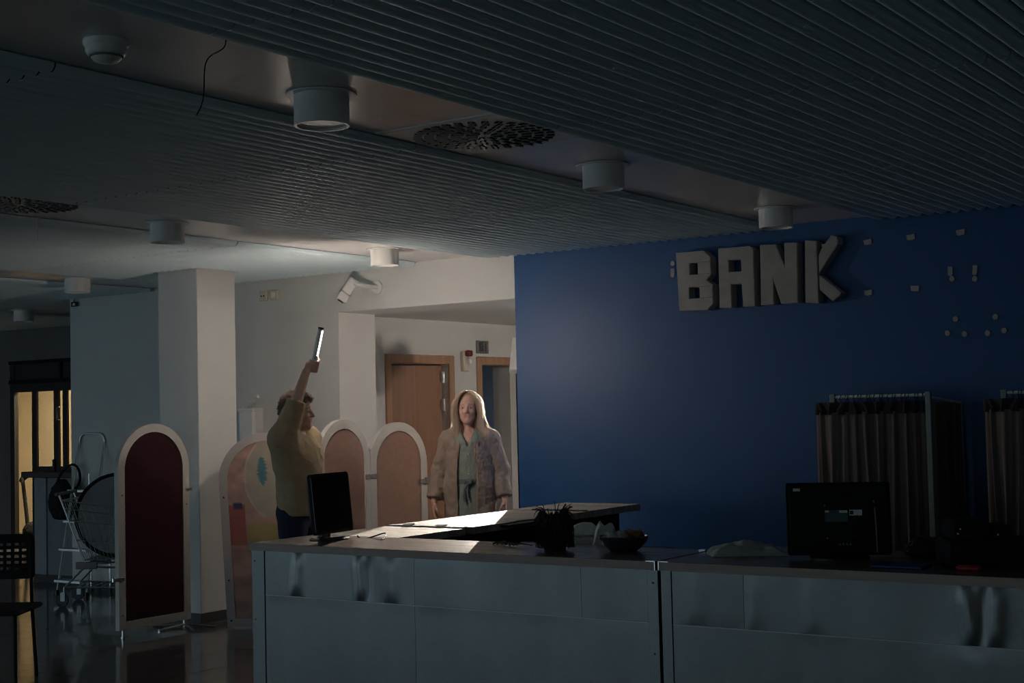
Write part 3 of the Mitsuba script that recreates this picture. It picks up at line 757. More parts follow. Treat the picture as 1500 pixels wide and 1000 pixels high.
t1, M1 = divider('arched room divider with dark maroon fabric standing at left by the column', (-8.0, 6.70), (0, 1), 0.665, 1.50, 0.055, FABRICRED, FRAMEPAINT)
obj('foot', cat(tube([(-7.99, 6.74, 0), (-7.99, 6.74, 0.075)], 0.012), tube([(-7.99, 6.74, 0.002), (-7.99, 6.74, 0.012)], 0.02)), CHROME, t1)
obj('foot', cat(tube([(-8.0, 7.32, 0.0), (-8.0, 7.32, 0.14)], 0.014), *[tube([(-8.0, 7.32, 0.02), (-8.0 + 0.24 * math.cos(a), 7.32 + 0.24 * math.sin(a), 0.006)], 0.009, 6) for a in (-0.5, 1.0 - 2.6, 0.4, 3.6)]), CHROME, t1)
obj('hinge', cat(box(-7.985, -7.965, 6.64, 6.74, 0.40, 0.43, 0.003), box(-7.985, -7.965, 7.33, 7.38, 1.0, 1.02, 0.003)), CHROME, t1)
obj('bolt', cat(*[at(lathe([(0, 0), (0.007, 0), (0.006, 0.004), (0, 0.005)], 10).apply_transform(mat4(([0, 1, 0], [0, 0, 1], [1, 0, 0]), [0, 0, 0])), -7.98, y, z) for y, z in ((6.735, 1.0), (6.735, 0.16), (7.335, 0.9))]), GREYPLASTIC, t1)


def mural_color(u, v):
    c = np.tile([0.36, 0.23, 0.195], (len(u), 1))
    n = meshkit.fbm(np.stack([u * 7, v * 18, 0 * u], 1), 3)
    c = c * (0.8 + 0.5 * n[:, None])
    e = ((u - 0.66) / 0.40) ** 2 + ((v - 0.76) / 0.235) ** 2
    c[e < 1] = [0.36, 0.32, 0.25]
    c[(np.abs(e - 1) < 0.05)] = [0.46, 0.36, 0.30]
    w = (v > 0.40) & (v < 0.55) & (u > 0.27)
    c[w] = [0.33, 0.27, 0.12]
    w = (v > 0.53) & (v < 0.56) & (u > 0.2)
    c[w] = [0.42, 0.25, 0.21]
    c[(u > 0.05) & (u < 0.24) & (v > 0.42) & (v < 0.63)] = [0.30, 0.10, 0.085]
    c[(u > 0.12) & (u < 0.22) & (v > 0.61) & (v < 0.635)] = [0.05, 0.045, 0.10]
    c[((u - 0.44) / 0.045) ** 2 + ((v - 0.80) / 0.075) ** 2 < 1] = [0.08, 0.19, 0.22]
    c[(u > 0.55) & (u < 0.95) & (v > 0.32) & (v < 0.40)] = [0.45, 0.28, 0.25]
    c[(v < 0.03)] = [0.20, 0.06, 0.10]
    return np.clip(c * (0.85 + 0.3 * n[:, None]), 0, 1)


t2, M2 = divider('arched divider with a painted pink and yellow picture, leaning behind the counter', (-7.63, 7.40), (0.80, 0.60), 0.72, 1.415, 0.012, MURAL, FRAMEPINK, lean=0.015, tilt=0.05, color=mural_color)
obj('bolt', cat(*[placed(lathe([(0, 0), (0.007, 0), (0.006, 0.004), (0, 0.005)], 10), (np.array([0.8, 0.6, 0]), np.array([0, 0, 1.0]), np.array([0.6, -0.8, 0])), np.array([-7.63, 7.40, 0]) + np.array([0.8, 0.6, 0]) * (0.03 - 0.05 * z) + np.array([0.6, -0.8, 0]) * 0.02 + [0, 0, z]) for z in (0.95, 0.35, 0.06)]), BLACK, t2)
PA, PB, PC = np.array([-6.845, 7.50]), np.array([-6.914, 8.156]), np.array([-6.875, 8.79])
t3, M3 = divider('salmon pink arched divider just right of the man, hinged to its neighbour', PA, PB - PA, np.linalg.norm(PB - PA) - 0.006, 1.497, 0.05, FABRICPINK, FRAMEPAINT, border=0.065)
t4, M4 = divider('salmon pink arched divider between its hinged neighbour and the woman', PB, PC - PB, np.linalg.norm(PC - PB), 1.465, 0.05, FABRICPINK, FRAMEPAINT, border=0.065)
w3, w4 = np.linalg.norm(PB - PA), np.linalg.norm(PC - PB)
obj('hinge', M3(box(w3 - 0.075, w3 - 0.012, 1.05, 1.085, 0, 0.006, 0.002), 0.021), GREYPLASTIC, t3)
obj('hinge', M4(box(0.008, 0.07, 1.05, 1.085, 0, 0.006, 0.002), 0.021), GREYPLASTIC, t4)
obj('clasp', M4(cat(box(w4 - 0.09, w4 + 0.05, 0.985, 1.02, 0, 0.008, 0.002), box(w4 - 0.03, w4 + 0.0, 0.975, 1.03, 0, 0.014, 0.003), box(w4 + 0.02, w4 + 0.10, 0.975, 1.005, 0, 0.008, 0.002)), 0.021), GREYPLASTIC, t4)
for tt, MM, w in ((t3, M3, w3), (t4, M4, w4)):
    for x in (0.1, w - 0.1):
        obj('foot', MM(cat(box(x - 0.014, x + 0.014, 0.0, 0.07, -0.014, 0.014, 0.002), box(x - 0.014, x + 0.014, 0.0, 0.02, -0.18, 0.18, 0.004)), 0), CHROME, tt)

# ------------------------------------------------------------------ left corner: half wall, ladder, cart, reflector, chair
hwk = struct('half_wall', cat(box(-11.60, -10.90, 8.75, 9.15, 0, 1.0)), mat('half_wall_paint', principled((0.20, 0.21, 0.23), 0.7)), label='low grey partition wall with a dark ledge at left')
obj('corner_post', box(-11.615, -11.44, 8.735, 8.75, 0.075, 1.0), mat('post_paint', principled((0.25, 0.26, 0.28), 0.6)), hwk)
obj('ledge', box(-11.72, -10.86, 8.66, 9.2, 1.0, 1.055, 0.006), DARKTRIM, hwk)
obj('baseboard', box(-11.62, -10.89, 8.725, 8.75, 0, 0.075), DARKTRIM, hwk)
single('black_box', box(-11.43, -11.40, 8.8, 8.83, 1.055, 1.17, 0.004), BLACK, 'small upright black box on the dark ledge in front of the lit glazing', 'box')

ld_t = thing('step_ladder', 'aluminium step ladder with a hoop handle leaning behind the shopping cart', 'ladder')
fl0, fl1_ = np.array([-10.56, 8.17, 0.0]), np.array([-10.16, 8.17, 0.0])
tl0, tl1 = np.array([-10.70, 8.52, 1.22]), np.array([-10.35, 8.52, 1.22])
hl0, hl1 = tl0 + (tl0 - fl0) * 0.09, tl1 + (tl1 - fl1_) * 0.09
arc_ = []
for t in np.linspace(0, 1, 9):
    arc_.append(hl0 + np.array([0.075 * (1 - math.cos(t * math.pi / 2)), 0.004, 0.085 * math.sin(t * math.pi / 2)]))
for t in np.linspace(1, 0, 9):
    arc_.append(hl1 + np.array([-0.075 * (1 - math.cos(t * math.pi / 2)), 0.004, 0.085 * math.sin(t * math.pi / 2)]))
hoop = np.array([fl0 + (tl0 - fl0) * 0.8] + arc_ + [fl1_ + (tl1 - fl1_) * 0.8])
obj('hoop', tube(hoop, 0.0105, 8), ALU, ld_t, smooth=40)
obj('rail', tube([fl0, tl0], 0.0125, 8), ALU, ld_t, smooth=40)
obj('rail', tube([fl1_, tl1], 0.0125, 8), ALU, ld_t, smooth=40)
for k, s in enumerate((0.10, 0.32, 0.52, 0.74)):
    a, b = fl0 + (tl0 - fl0) * s, fl1_ + (tl1 - fl1_) * s
    obj('tread', box(a[0] + 0.005, b[0] - 0.005, a[1] - 0.06, a[1] + 0.03, a[2] - 0.012, a[2] + 0.012, 0.003), ALU, ld_t)
for x in (-10.50, -10.24):
    obj('rear_leg', tube([(x, 8.50, 0.0), (x - 0.04, 8.52, 1.05)], 0.012, 6), ALU, ld_t)
    obj('rubber_foot', tube([(x, 8.50, 0.0), (x, 8.50, 0.04)], 0.018, 8), BLACK, ld_t)
for p in (fl0, fl1_):
    obj('rubber_foot', tube([p, p + [0, 0, 0.04]], 0.022, 8), BLACK, ld_t)

# cart frame: e = along the cart (image right), s = across, up
ce = np.array([0.824, 0.566, 0.0]); ce /= np.linalg.norm(ce)
cs = np.cross([0, 0, 1.0], ce)
CO = np.array([-9.93, 7.82, 0.0])
cp = lambda e, s, z: CO + ce * e + cs * s + np.array([0, 0, z])
ct = thing('shopping_cart', 'wire shopping cart behind the maroon divider, holding a round reflector', 'shopping cart')


def basket_pt(e01, s01, z01):
    e0, e1 = 0.02 + 0.16 * (1 - z01), 0.80
    half = (0.22 + 0.05 * z01) * (1 - 0.22 * e01)
    ztop = 0.88 - 0.13 * e01
    return cp(e0 + (e1 - e0) * e01, (s01 - 0.5) * 2 * half, 0.38 + (ztop - 0.38) * z01)


wires = []
line = lambda a, b, r=0.0028: tube([basket_pt(*a), basket_pt(*b)], r, 4)
for k in range(22):
    q = k / 21
    for s in (0, 1):
        wires.append(line((q, s, 0), (q, s, 1)))
    wires.append(line((q, 0, 0), (q, 1, 0)))
for k in range(11):
    q = k / 10
    wires += [line((0, q, 0), (0, q, 1)), line((1, q, 0), (1, q, 1)), line((0, q, 0), (1, q, 0))]
for z in (0.33, 0.66, 0.86):
    for a, b in (((0, 0), (1, 0)), ((1, 0), (1, 1)), ((1, 1), (0, 1)), ((0, 1), (0, 0))):
        wires.append(line((*a, z), (*b, z), 0.0035))
rim = [basket_pt(a, b, 1) for a, b in ((0, 0), (1, 0), (1, 1), (0, 1), (0, 0))]
obj('basket', cat(*wires), STEELWIRE, ct)
obj('rim', cat(*[tube([rim[i], rim[i + 1]], 0.007, 6) for i in range(4)]), STEELWIRE, ct)
obj('handle', tube([basket_pt(0, 0, 1) + [0, 0, 0.05] - ce * 0.05, basket_pt(0, 1, 1) + [0, 0, 0.05] - ce * 0.05], 0.014, 8), BLACK, ct)
fr = []
for s in (-0.2, 0.2):
    fr += [tube(smooth_path([cp(-0.03, s, 0.93), cp(0.05, s, 0.72), cp(0.20, s, 0.34), cp(0.22, s, 0.30)], 20), 0.009, 6),
           tube([cp(0.14, s, 0.33), cp(0.60, s * 0.85, 0.30), cp(0.78, s * 0.8, 0.13)], 0.01, 6), tube([cp(0.18, s, 0.32), cp(0.02, s * 1.1, 0.16), cp(0.02, s * 1.1, 0.11)], 0.01, 6),
           tube([cp(0.02, s * 1.1, 0.16), cp(0.78, s * 0.8, 0.13)], 0.009, 6)]
for k in range(9):
    fr.append(tube([cp(0.10 + 0.07 * k, -0.19, 0.155), cp(0.10 + 0.07 * k, 0.19, 0.155)], 0.004, 4))
fr.append(tube([cp(0.14, -0.2, 0.33), cp(0.14, 0.2, 0.33)], 0.009, 6))
obj('chassis', cat(*fr), STEELWIRE, ct)
for s in (-0.2, 0.2):
    obj('bracket', placed(box(-0.09, 0.09, -0.012, 0.012, -0.03, 0.03, 0.006), (ce, cs, [0, 0, 1]), cp(0.2, s, 0.335)), GREYPLASTIC, ct)
for e, s in ((0.02, -0.22), (0.02, 0.22), (0.78, -0.16), (0.78, 0.16)):
    c = obj('castor', placed(lathe([(0, -0.014), (0.052, -0.014), (0.055, -0.008), (0.055, 0.008), (0.052, 0.014), (0, 0.014)], 20), (ce, [0, 0, 1], cs), cp(e - 0.02, s, 0.055)), BLACK, ct)
    obj('fork', cat(placed(box(-0.018, 0.018, 0.0, 0.07, -0.022, -0.016), (ce, [0, 0, 1], cs), cp(e - 0.01, s, 0.05)), placed(box(-0.018, 0.018, 0.0, 0.07, 0.016, 0.022), (ce, [0, 0, 1], cs), cp(e - 0.01, s, 0.05))), STEELWIRE, c)
rf = thing('light_reflector', 'round grey reflector disc with a black rim standing in the shopping cart', 'reflector')
rn = np.array([0.62, -0.76, 0.20]); rn /= np.linalg.norm(rn)
ra_ = np.cross([0, 0, 1.0], rn); ra_ /= np.linalg.norm(ra_)
rb_ = np.cross(rn, ra_)
RC = cp(0.40, 0.02, 0.735)
RR = 0.345
obj('cloth', placed(at(lathe([(0, 0.004), (RR * 0.5, 0.008), (RR, 0.0), (RR, -0.004), (0, -0.004)], 48), 0, 0, 0), (ra_, rb_, rn), RC), SILVERCLOTH, rf, smooth=40)
an = np.linspace(0, 2 * np.pi, 49)
obj('rim', tube([RC + RR * (math.cos(a) * ra_ + math.sin(a) * rb_) for a in an], 0.016, 8, caps=False), BLACKMATT, rf, smooth=40)


def lump(c, r, amp, seed, h=None, freq=7):
    m = trimesh.creation.icosphere(4)
    v = m.vertices
    n = meshkit.fbm(v * freq / 3 + 50 + seed * 7, 4, seed)
    v = v * (1 + amp * (n[:, None] - 0.5) * 2) * np.asarray(r)
    v = np.maximum(v, [-9, -9, -np.asarray(r)[2] * 0.8])
    return trimesh.Trimesh(v + np.asarray(c), m.faces, process=False)


bag = thing('black_bag', 'black slumped bag hanging between the ladder and the grey half wall', 'bag')
obj('body', lump([-10.80, 8.42, 0.80], (0.13, 0.10, 0.20), 0.25, 3), BLACKMATT, bag, smooth=True)
obj('strap', tube(smooth_path([(-10.86, 8.42, 0.92), (-10.80, 8.46, 1.10), (-10.685, 8.48, 1.13), (-10.68, 8.53, 1.0), (-10.74, 8.46, 0.9)], 20), 0.012, 6), BLACKMATT, bag)

# chair at the left edge, seen against the floor's reflection
ch = thing('chair', 'black chair with a slotted back and thin legs at the left edge', 'chair')
cr = np.array([0.824, 0.566, 0.0]); cf = np.array([0.566, -0.824, 0.0])
CHO = np.array([-7.325, 5.195, 0.0])
chp = lambda r_, f_, z: CHO + cr * r_ + cf * f_ + np.array([0, 0, z])
CB = lambda m: placed(m, (cr, cf, [0, 0, 1]), CHO)
seat = box(-0.21, 0.245, -0.20, 0.22, 0.425, 0.452, 0.008)
obj('seat', CB(seat), BLACKMATT, ch)
pg = sg.box(-0.20, 0.62, 0.165, 0.83).buffer(0.03)
for r_ in range(5):
    for c_ in range(7):
        pg = pg.difference(sg.box(-0.165 + c_ * 0.047, 0.645 + r_ * 0.036, -0.165 + c_ * 0.047 + 0.03, 0.645 + r_ * 0.036 + 0.017))
obj('backrest', CB(placed(extr(pg, 0.012), ([1, 0, 0], [0, 0, 1], [0, -1, 0]), [0, -0.20, 0])), BLACKMATT, ch)
for s, x in ((-1, -0.19), (1, 0.19)):
    obj('rear_leg', CB(tube([(x * 0.9, -0.20, 0.84), (x * 0.95, -0.19, 0.45), (x, -0.24, 0.0)], 0.011, 8)), BLACKMATT, ch)
    obj('leg', CB(tube([(x * 1.1, 0.18, 0.43), (x * 1.16, 0.21, 0.0)], 0.0105, 8)), BLACKMATT, ch)
single('door_wedge', box(-12.75, -12.55, 9.25, 9.42, 0, 0.05, 0.012), BLACK, 'black floor block lying in the warm reflection before the lit doorway', 'doorstop')
vc = thing('vacuum_cleaner', 'dark vacuum cleaner tube and nozzle leaning inside the lit doorway', 'vacuum cleaner')
obj('tube', tube(smooth_path([(-15.22, 11.25, 0.80), (-15.16, 11.22, 0.83), (-15.10, 11.2, 0.70), (-14.96, 11.15, 0.25), (-14.92, 11.13, 0.12)], 24), 0.024, 8), BLACKMATT, vc)
obj('grip', tube([(-15.22, 11.25, 0.80), (-15.02, 11.25, 0.90)], 0.026, 8), BLACKMATT, vc)
obj('nozzle', box(-15.22, -14.9, 11.08, 11.2, 0.0, 0.07, 0.02), BLACKMATT, vc)
obj('canister', lump([-14.94, 11.2, 0.16], (0.10, 0.12, 0.15), 0.1, 9), BLACKMATT, vc, smooth=True)

# ------------------------------------------------------------------ the desk
HC = 0.9
TT = 0.036
ck = thing('front_counter', 'long desk with galvanised sheet front and wooden top, left half up to the gap', 'counter')
Y0, Y1 = 5.16, 5.66
FY = 5.185                                   # plane of the sheet cladding
XL, XG = -5.165, -2.845
TZ = HC - TT


def sheet(x0, x1, z0, z1, seed, dents=()):
    """A sheet panel facing -y with gentle buckles and a few vertical creases."""
    nx, nz = max(2, int((x1 - x0) / 0.012)), max(2, int((z1 - z0) / 0.03))
    X, Z = np.meshgrid(np.linspace(x0, x1, nx), np.linspace(z0, z1, nz), indexing='ij')
    P_ = np.stack([X * 1.6, Z * 0.8, np.full_like(X, seed * 3.7)], -1)
    d = (meshkit.fbm(P_, 3, seed) - 0.5) * 0.007
    for (cx, w, amp, slope) in dents:
        xx = X - cx - slope * (Z - (z0 + z1) / 2)
        d += amp * np.exp(-(xx / w) ** 2)
    edge = np.minimum(np.minimum(X - x0, x1 - X), np.minimum(Z - z0, z1 - Z))
    d *= np.clip(edge / 0.03, 0, 1)
    front = np.stack([X, FY - 0.003 + d * 0.999, Z], -1).reshape(-1, 3)
    back = np.stack([X, np.full_like(X, FY + 0.004), Z], -1).reshape(-1, 3)
    i, j = np.meshgrid(np.arange(nx - 1), np.arange(nz - 1), indexing='ij')
    q = np.stack([i * nz + j, (i + 1) * nz + j, (i + 1) * nz + j + 1, i * nz + j + 1], -1).reshape(-1, 4)
    n0 = len(front)
    f = [q, q[:, ::-1] + n0]
    b = np.r_[np.arange(nx) * nz, (nx - 1) * nz + np.arange(1, nz), (np.arange(nx - 1)[::-1]) * nz + nz - 1, np.arange(1, nz - 1)[::-1]]
    b2 = np.roll(b, -1)
    f.append(np.stack([b2, b, b + n0, b2 + n0], 1))
    f = np.vstack(f)
    return trimesh.Trimesh(np.vstack([front, back]), np.vstack([f[:, [0, 1, 2]], f[:, [0, 2, 3]]]), process=False)


ZS = 0.645
obj('body', cat(box(XL + 0.01, XG - 0.006, FY + 0.004, Y1 - 0.02, 0.0, TZ)), CARCASS, ck)
top1 = box(XL, XG - 0.005, Y0, Y1, TZ + 0.0015, HC, 0.002)
obj('worktop', top1, FRONTWOOD, ck)
obj('edge_strip', box(XL, XG - 0.005, Y0 - 0.002, Y0, TZ, HC - 0.001), EDGEWOOD, ck)
obj('end_strip', box(XL - 0.002, XL, Y0, Y1, TZ, HC - 0.001), EDGEWOOD, ck)
obj('corner_trim', cat(box(XL, XL + 0.085, FY - 0.008, FY + 0.003, 0, TZ - 0.001, 0.001), box(XL, XL + 0.006, FY, Y1, 0, TZ - 0.001, 0.001)), SHEET, ck)
obj('corner_trim', box(XG - 0.055, XG - 0.006, FY - 0.007, FY + 0.003, 0, TZ - 0.001, 0.001), SHEET, ck)
obj('bolt', cat(*[at(lathe([(0, 0), (0.005, 0), (0.004, 0.002), (0, 0.003)], 8).apply_transform(mat4(([1, 0, 0], [0, 0, 1], [0, -1, 0]), [0, 0, 0])), x, FY - 0.009, z) for x in (XL + 0.02, XG - 0.03) for z in (0.81, 0.52, 0.2)]), GREYPLASTIC, ck)
XA, XB = -4.13, -3.225
G = 0.0008
obj('sheet_panel', sheet(XL + 0.087, XA - G, ZS + G, TZ - 0.002, 1, ((-4.86, 0.035, -0.011, 0.10), (-4.46, 0.028, -0.010, -0.10), (-4.40, 0.018, 0.006, -0.02), (-4.27, 0.05, -0.008, -0.05))), SHEET, ck, smooth=50)
obj('sheet_panel', sheet(XA + G, XB - G, ZS + G, TZ - 0.002, 2), SHEET, ck, smooth=50)
obj('sheet_panel', sheet(XB + G, XG - 0.057, ZS + G, TZ - 0.002, 3), SHEET, ck, smooth=50)
obj('sheet_panel', sheet(XL + 0.087, XA - G, 0.02, ZS - G, 4), SHEET, ck, smooth=50)
obj('sheet_panel', sheet(XA + G, XG - 0.057, 0.02, ZS - G, 5), SHEET, ck, smooth=50)
obj('seam_lip', box(XL + 0.087, XG - 0.057, FY - 0.0065, FY + 0.002, ZS - 0.002, ZS + 0.002), LIP, ck)

ck2 = thing('front_counter', 'right half of the sheet-clad desk, from the gap past the dark monitor', 'counter')
XR = 0.9
obj('body', box(XG + 0.008, XR, FY + 0.004, Y1 - 0.02, 0.0, TZ), CARCASS, ck2)
obj('worktop', box(XG + 0.007, XR, Y0, Y1 + 0.25, TZ + 0.0015, HC, 0.002), FRONTWOOD, ck2)
obj('edge_strip', box(XG + 0.007, XR, Y0 - 0.002, Y0, TZ, HC - 0.001), EDGEWOOD, ck2)
obj('corner_trim', box(XG + 0.008, XG + 0.055, FY - 0.008, FY + 0.003, 0, TZ - 0.001, 0.001), SHEET, ck2)
XC = -2.47
obj('sheet_panel', sheet(XG + 0.057, XC - G, ZS + G, TZ - 0.002, 6, ((-2.68, 0.05, -0.003, 0.05),)), SHEET, ck2, smooth=50)
obj('sheet_panel', sheet(XC + G, XR, ZS + G, TZ - 0.002, 7, ((-2.42, 0.05, -0.003, 0.1), (-2.18, 0.04, -0.0035, -0.05), (-1.585, 0.024, -0.010, -0.16), (-1.53, 0.018, 0.007, 0.05), (-1.49, 0.035, -0.009, 0.06))), SHEET, ck2, smooth=50)
obj('sheet_panel', sheet(XG + 0.057, XR, 0.02, ZS - G, 8, ((-1.55, 0.05, -0.004, -0.05),)), SHEET, ck2, smooth=50)
obj('seam_lip', box(XG + 0.057, XR, FY - 0.0065, FY + 0.002, ZS - 0.002, ZS + 0.002), LIP, ck2)
for key, x in ((ck, XG - 0.006), (ck2, XG + 0.008)):
    s = -1 if x < XG else 1
    obj('edge_clip', cat(box(min(x, x + s * 0.045), max(x, x + s * 0.045), Y0 - 0.004, Y0 + 0.012, HC - 0.001, HC + 0.002), box(min(x, x + s * 0.004), max(x, x + s * 0.004), Y0 - 0.004, Y0, TZ, HC)), CHROME, key)
    obj('edge_clip', box(min(x, x + s * 0.03), max(x, x + s * 0.03), Y1 - 0.05, Y1 - 0.01, HC - 0.001, HC + 0.006), CHROME, key)

rk = thing('side_counter', 'pale boarded desk return running back to the blue wall behind the counter', 'counter')


def board(x0, x1, y0, y1, z0, z1, wav, seed):
    """A worktop board whose inner (right) edge is a little ragged."""
    ny = max(3, int((y1 - y0) / 0.04))
    ys = np.linspace(y0, y1, ny)
    n = (meshkit.fbm(np.stack([ys * 5, ys * 0, ys * 0 + seed], 1), 3, seed) - 0.5) * 2
    xr = x1 + wav * n
    pg_ = sg.Polygon([(x0, y0), *zip(xr, ys), (x0, y1)])
    return at(extr(pg_, z1 - z0), 0, 0, z0)


XI = -4.612
obj('board', board(XL, XI, Y1 + 0.0, 6.235, TZ, HC - 0.0005, 0.004, 1), TOPWOOD, rk)
obj('board', board(XL, XI, 6.30, 7.50, TZ, HC + 0.002, 0.035, 2), TOPWOOD, rk)
obj('board', board(XL - 0.005, XI + 0.01, 7.505, 8.14, TZ, HC + 0.005, 0.03, 3), TOPWOOD, rk)
obj('joint_rail', cat(box(XL, XI - 0.01, 6.237, 6.262, TZ, HC + 0.006, 0.002), box(XL, XI - 0.03, 6.272, 6.297, TZ, HC + 0.006, 0.002)), GREYPLASTIC, rk)
for x in (-5.05, -4.82):
    obj('joint_clip', box(x, x + 0.05, 6.245, 6.29, HC + 0.004, HC + 0.014, 0.003), CHROME, rk)
obj('edge_piece', board(XI - 0.01, XI + 0.055, 6.55, 7.0, HC - 0.02, HC - 0.006, 0.03, 6), CARCASS, rk)
obj('end_strip', box(XL - 0.008, XL - 0.006, Y1 + 0.002, 8.13, TZ, HC - 0.001), EDGEWOOD, rk)
obj('joint_strip', box(XL + 0.15, XI, 7.492, 7.512, HC, HC + 0.009), DARKTRIM, rk)
for m in (box(XI - 0.06, XI - 0.04, Y1, 7.94, 0, TZ), box(XL + 0.03, XL + 0.05, Y1, 7.94, 0, TZ), box(XL + 0.03, XI - 0.04, 7.94, 7.96, 0, TZ)):
    obj('side_panel', m, CARCASS, rk)

# ------------------------------------------------------------------ on the desk
# left monitor, seen almost edge on
mk = thing('monitor', 'black monitor turned away on the left end of the counter, lit along its right rim', 'monitor')
mr = np.array([0.66, 0.75, 0.0]); mr /= np.linalg.norm(mr)           # along the width
mr = np.array([math.cos(math.radians(97.0)), math.sin(math.radians(97.0)), 0.0])
mn = np.cross(mr, [0, 0, 1.0])                                       # the normal, towards the camera's right
tl = 0.10
mu = np.array([0, 0, 1.0]) - mn * tl; mu /= np.linalg.norm(mu)
mn2 = np.cross(mr, mu)
MO = np.array([-4.875, 5.46, HC])
pgm = sg.box(-0.165, 0.0, 0.165, 0.305).buffer(-0.02).buffer(0.02)
MP = lambda m, o=(0, 0, 0): placed(m, (mr, mu, mn2), MO + np.array([0, 0, 0.032]))
obj('casing', MP(at(extr(pgm, 0.02), 0, 0, -0.005)), BLACKMATT, mk)
obj('screen', MP(at(extr(pgm.buffer(-0.018), 0.002), 0, 0, 0.0145)), mat('screen_glass', principled((0.004, 0.004, 0.005), 0.2, spec=0.3)), mk)
obj('bezel', MP(at(extr(pgm.difference(pgm.buffer(-0.012)), 0.004), 0, 0, 0.0145)), BLACK, mk)
obj('back_bulge', MP(at(box(-0.13, 0.13, 0.06, 0.26, -0.045, -0.012, 0.012), 0, 0, 0)), BLACK, mk)
obj('neck', placed(box(-0.035, 0.035, -0.025, 0.012, 0.005, 0.15, 0.006), (mr, mn, [0, 0, 1]), MO - mn * 0.045), BLACK, mk)
fo = placed(at(lathe([(0, 0), (0.115, 0), (0.115, 0.006), (0.10, 0.014), (0, 0.016)], 36), 0, 0, 0), (mr, mn * 0.8, [0, 0, 1]), MO - mn * 0.02)
obj('foot', fo, BLACK, mk, smooth=40)
single('cable', tube(smooth_path([(-4.83, 5.60, HC + 0.008), (-4.74, 5.62, HC + 0.006), (-4.69, 5.64, HC + 0.022), (-4.64, 5.60, HC + 0.018), (-4.60, 5.52, HC + 0.005)], 24), 0.0035, 6), BLACK, 'short black cable on the counter right of the left monitor', 'cable')

# right monitor, its back to the camera
m2 = thing('monitor', 'black monitor showing its back with pale stickers on the right counter', 'monitor')
b_r = np.array([0.90, 0.44, 0.0]); b_r /= np.linalg.norm(b_r)
b_n = np.cross(b_r, [0, 0, 1.0])
b_u = np.array([0, 0, 1.0]) - b_n * 0.06; b_u /= np.linalg.norm(b_u)
b_n2 = np.cross(b_r, b_u)
BO = np.array([-2.205, 5.535, HC + 0.014])
MB = lambda m: placed(m, (b_r, b_u, b_n2), BO)
W2, H2 = 0.207, 0.294
pg2 = sg.box(-W2, 0.0, W2, H2).buffer(-0.012).buffer(0.012)
obj('casing', MB(at(extr(pg2, 0.03), 0, 0, -0.02)), BLACKMATT, m2)
obj('back_cover', MB(box(-W2 + 0.012, W2 - 0.012, 0.012, H2 - 0.012, 0.008, 0.031, 0.003)), BLACKMATT, m2)
obj('vesa_plate', MB(at(box(-0.06, 0.13, 0.06, 0.21, 0.028, 0.034, 0.003), 0, 0, 0)), BLACKMATT, m2)
obj('label', MB(box(-0.055, 0.035, 0.135, 0.182, 0.034, 0.0347)), TEAL, m2, label='teal rating label')
obj('label', MB(box(0.002, 0.034, 0.171, 0.181, 0.0345, 0.0352)), PAPER, m2)
obj('label', MB(box(-0.055, -0.04, 0.173, 0.181, 0.0345, 0.0352)), PAPER, m2)
lb = obj('label', MB(box(0.042, 0.092, 0.16, 0.183, 0.034, 0.0347)), PAPER, m2, label='white sticker with a dark mark')
obj('mark', MB(box(0.044, 0.058, 0.164, 0.179, 0.0347, 0.035)), BLACK, lb)
obj('label', MB(box(-W2 + 0.028, -W2 + 0.056, H2 - 0.034, H2 - 0.023, 0.0308, 0.0318)), PAPER, m2)
for x, y in ((-0.055, 0.2), (0.14, 0.215), (-0.05, 0.07), (0.0, 0.045), (0.014, 0.045), (0.028, 0.045), (0.042, 0.045)):
    obj('screw', MB(at(lathe([(0, 0), (0.004, 0), (0.004, 0.002), (0, 0.002)], 8), x, y, 0.033)), GREYPLASTIC, m2)
obj('cable', MB(tube([(0.142, 0.19, 0.036), (0.146, 0.1, 0.036), (0.147, 0.01, 0.03)], 0.003, 6)), GREYPLASTIC, m2)
obj('foot', placed(at(lathe([(0, 0), (0.12, 0), (0.12, 0.008), (0.1, 0.016), (0, 0.018)], 32), 0, 0, 0), (b_r, b_n * 0.85, [0, 0, 1]), [BO[0], BO[1], HC]), BLACK, m2, smooth=40)
obj('neck', placed(box(-0.05, 0.05, -0.018, 0.018, 0.01, 0.12, 0.006), (b_r, b_n, [0, 0, 1]), [BO[0], BO[1], HC]) if False else placed(box(-0.05, 0.05, -0.05, -0.018, 0.01, 0.12, 0.006), (b_r, b_n, [0, 0, 1]), [BO[0], BO[1], HC]), BLACK, m2)

# plant in a black pot
pk = thing('potted_plant', 'drooping dried plant in a dark pot on the counter', 'plant')
PO = np.array([-3.50, 5.41, HC])
obj('pot', at(lathe([(0, 0.0), (0.046, 0.0), (0.05, 0.004), (0.062, 0.10), (0.064, 0.115), (0.057, 0.115), (0.055, 0.10), (0, 0.098)], 32), *PO), BLACKMATT, pk, smooth=40)
S_ = []
for k in range(520):
    a = rng.uniform(0, 2 * math.pi)
    r0 = 0.05 * math.sqrt(rng.uniform(0, 1))
    top = rng.uniform(0.13, 0.185)
    out = rng.uniform(0.055, 0.088)
    drop = rng.uniform(0.02, 0.15) if rng.uniform() < 0.85 else top
    end = top - drop
    p = bez((r0 * math.cos(a), r0 * math.sin(a), 0.095), (0.04 * math.cos(a), 0.04 * math.sin(a), top * 1.05), (out * math.cos(a + 0.2), out * math.sin(a + 0.2), top * 1.05), (out * 1.05 * math.cos(a + 0.3), out * 1.05 * math.sin(a + 0.3), max(end, 0.012)), 9)
    S_.append(p + PO)
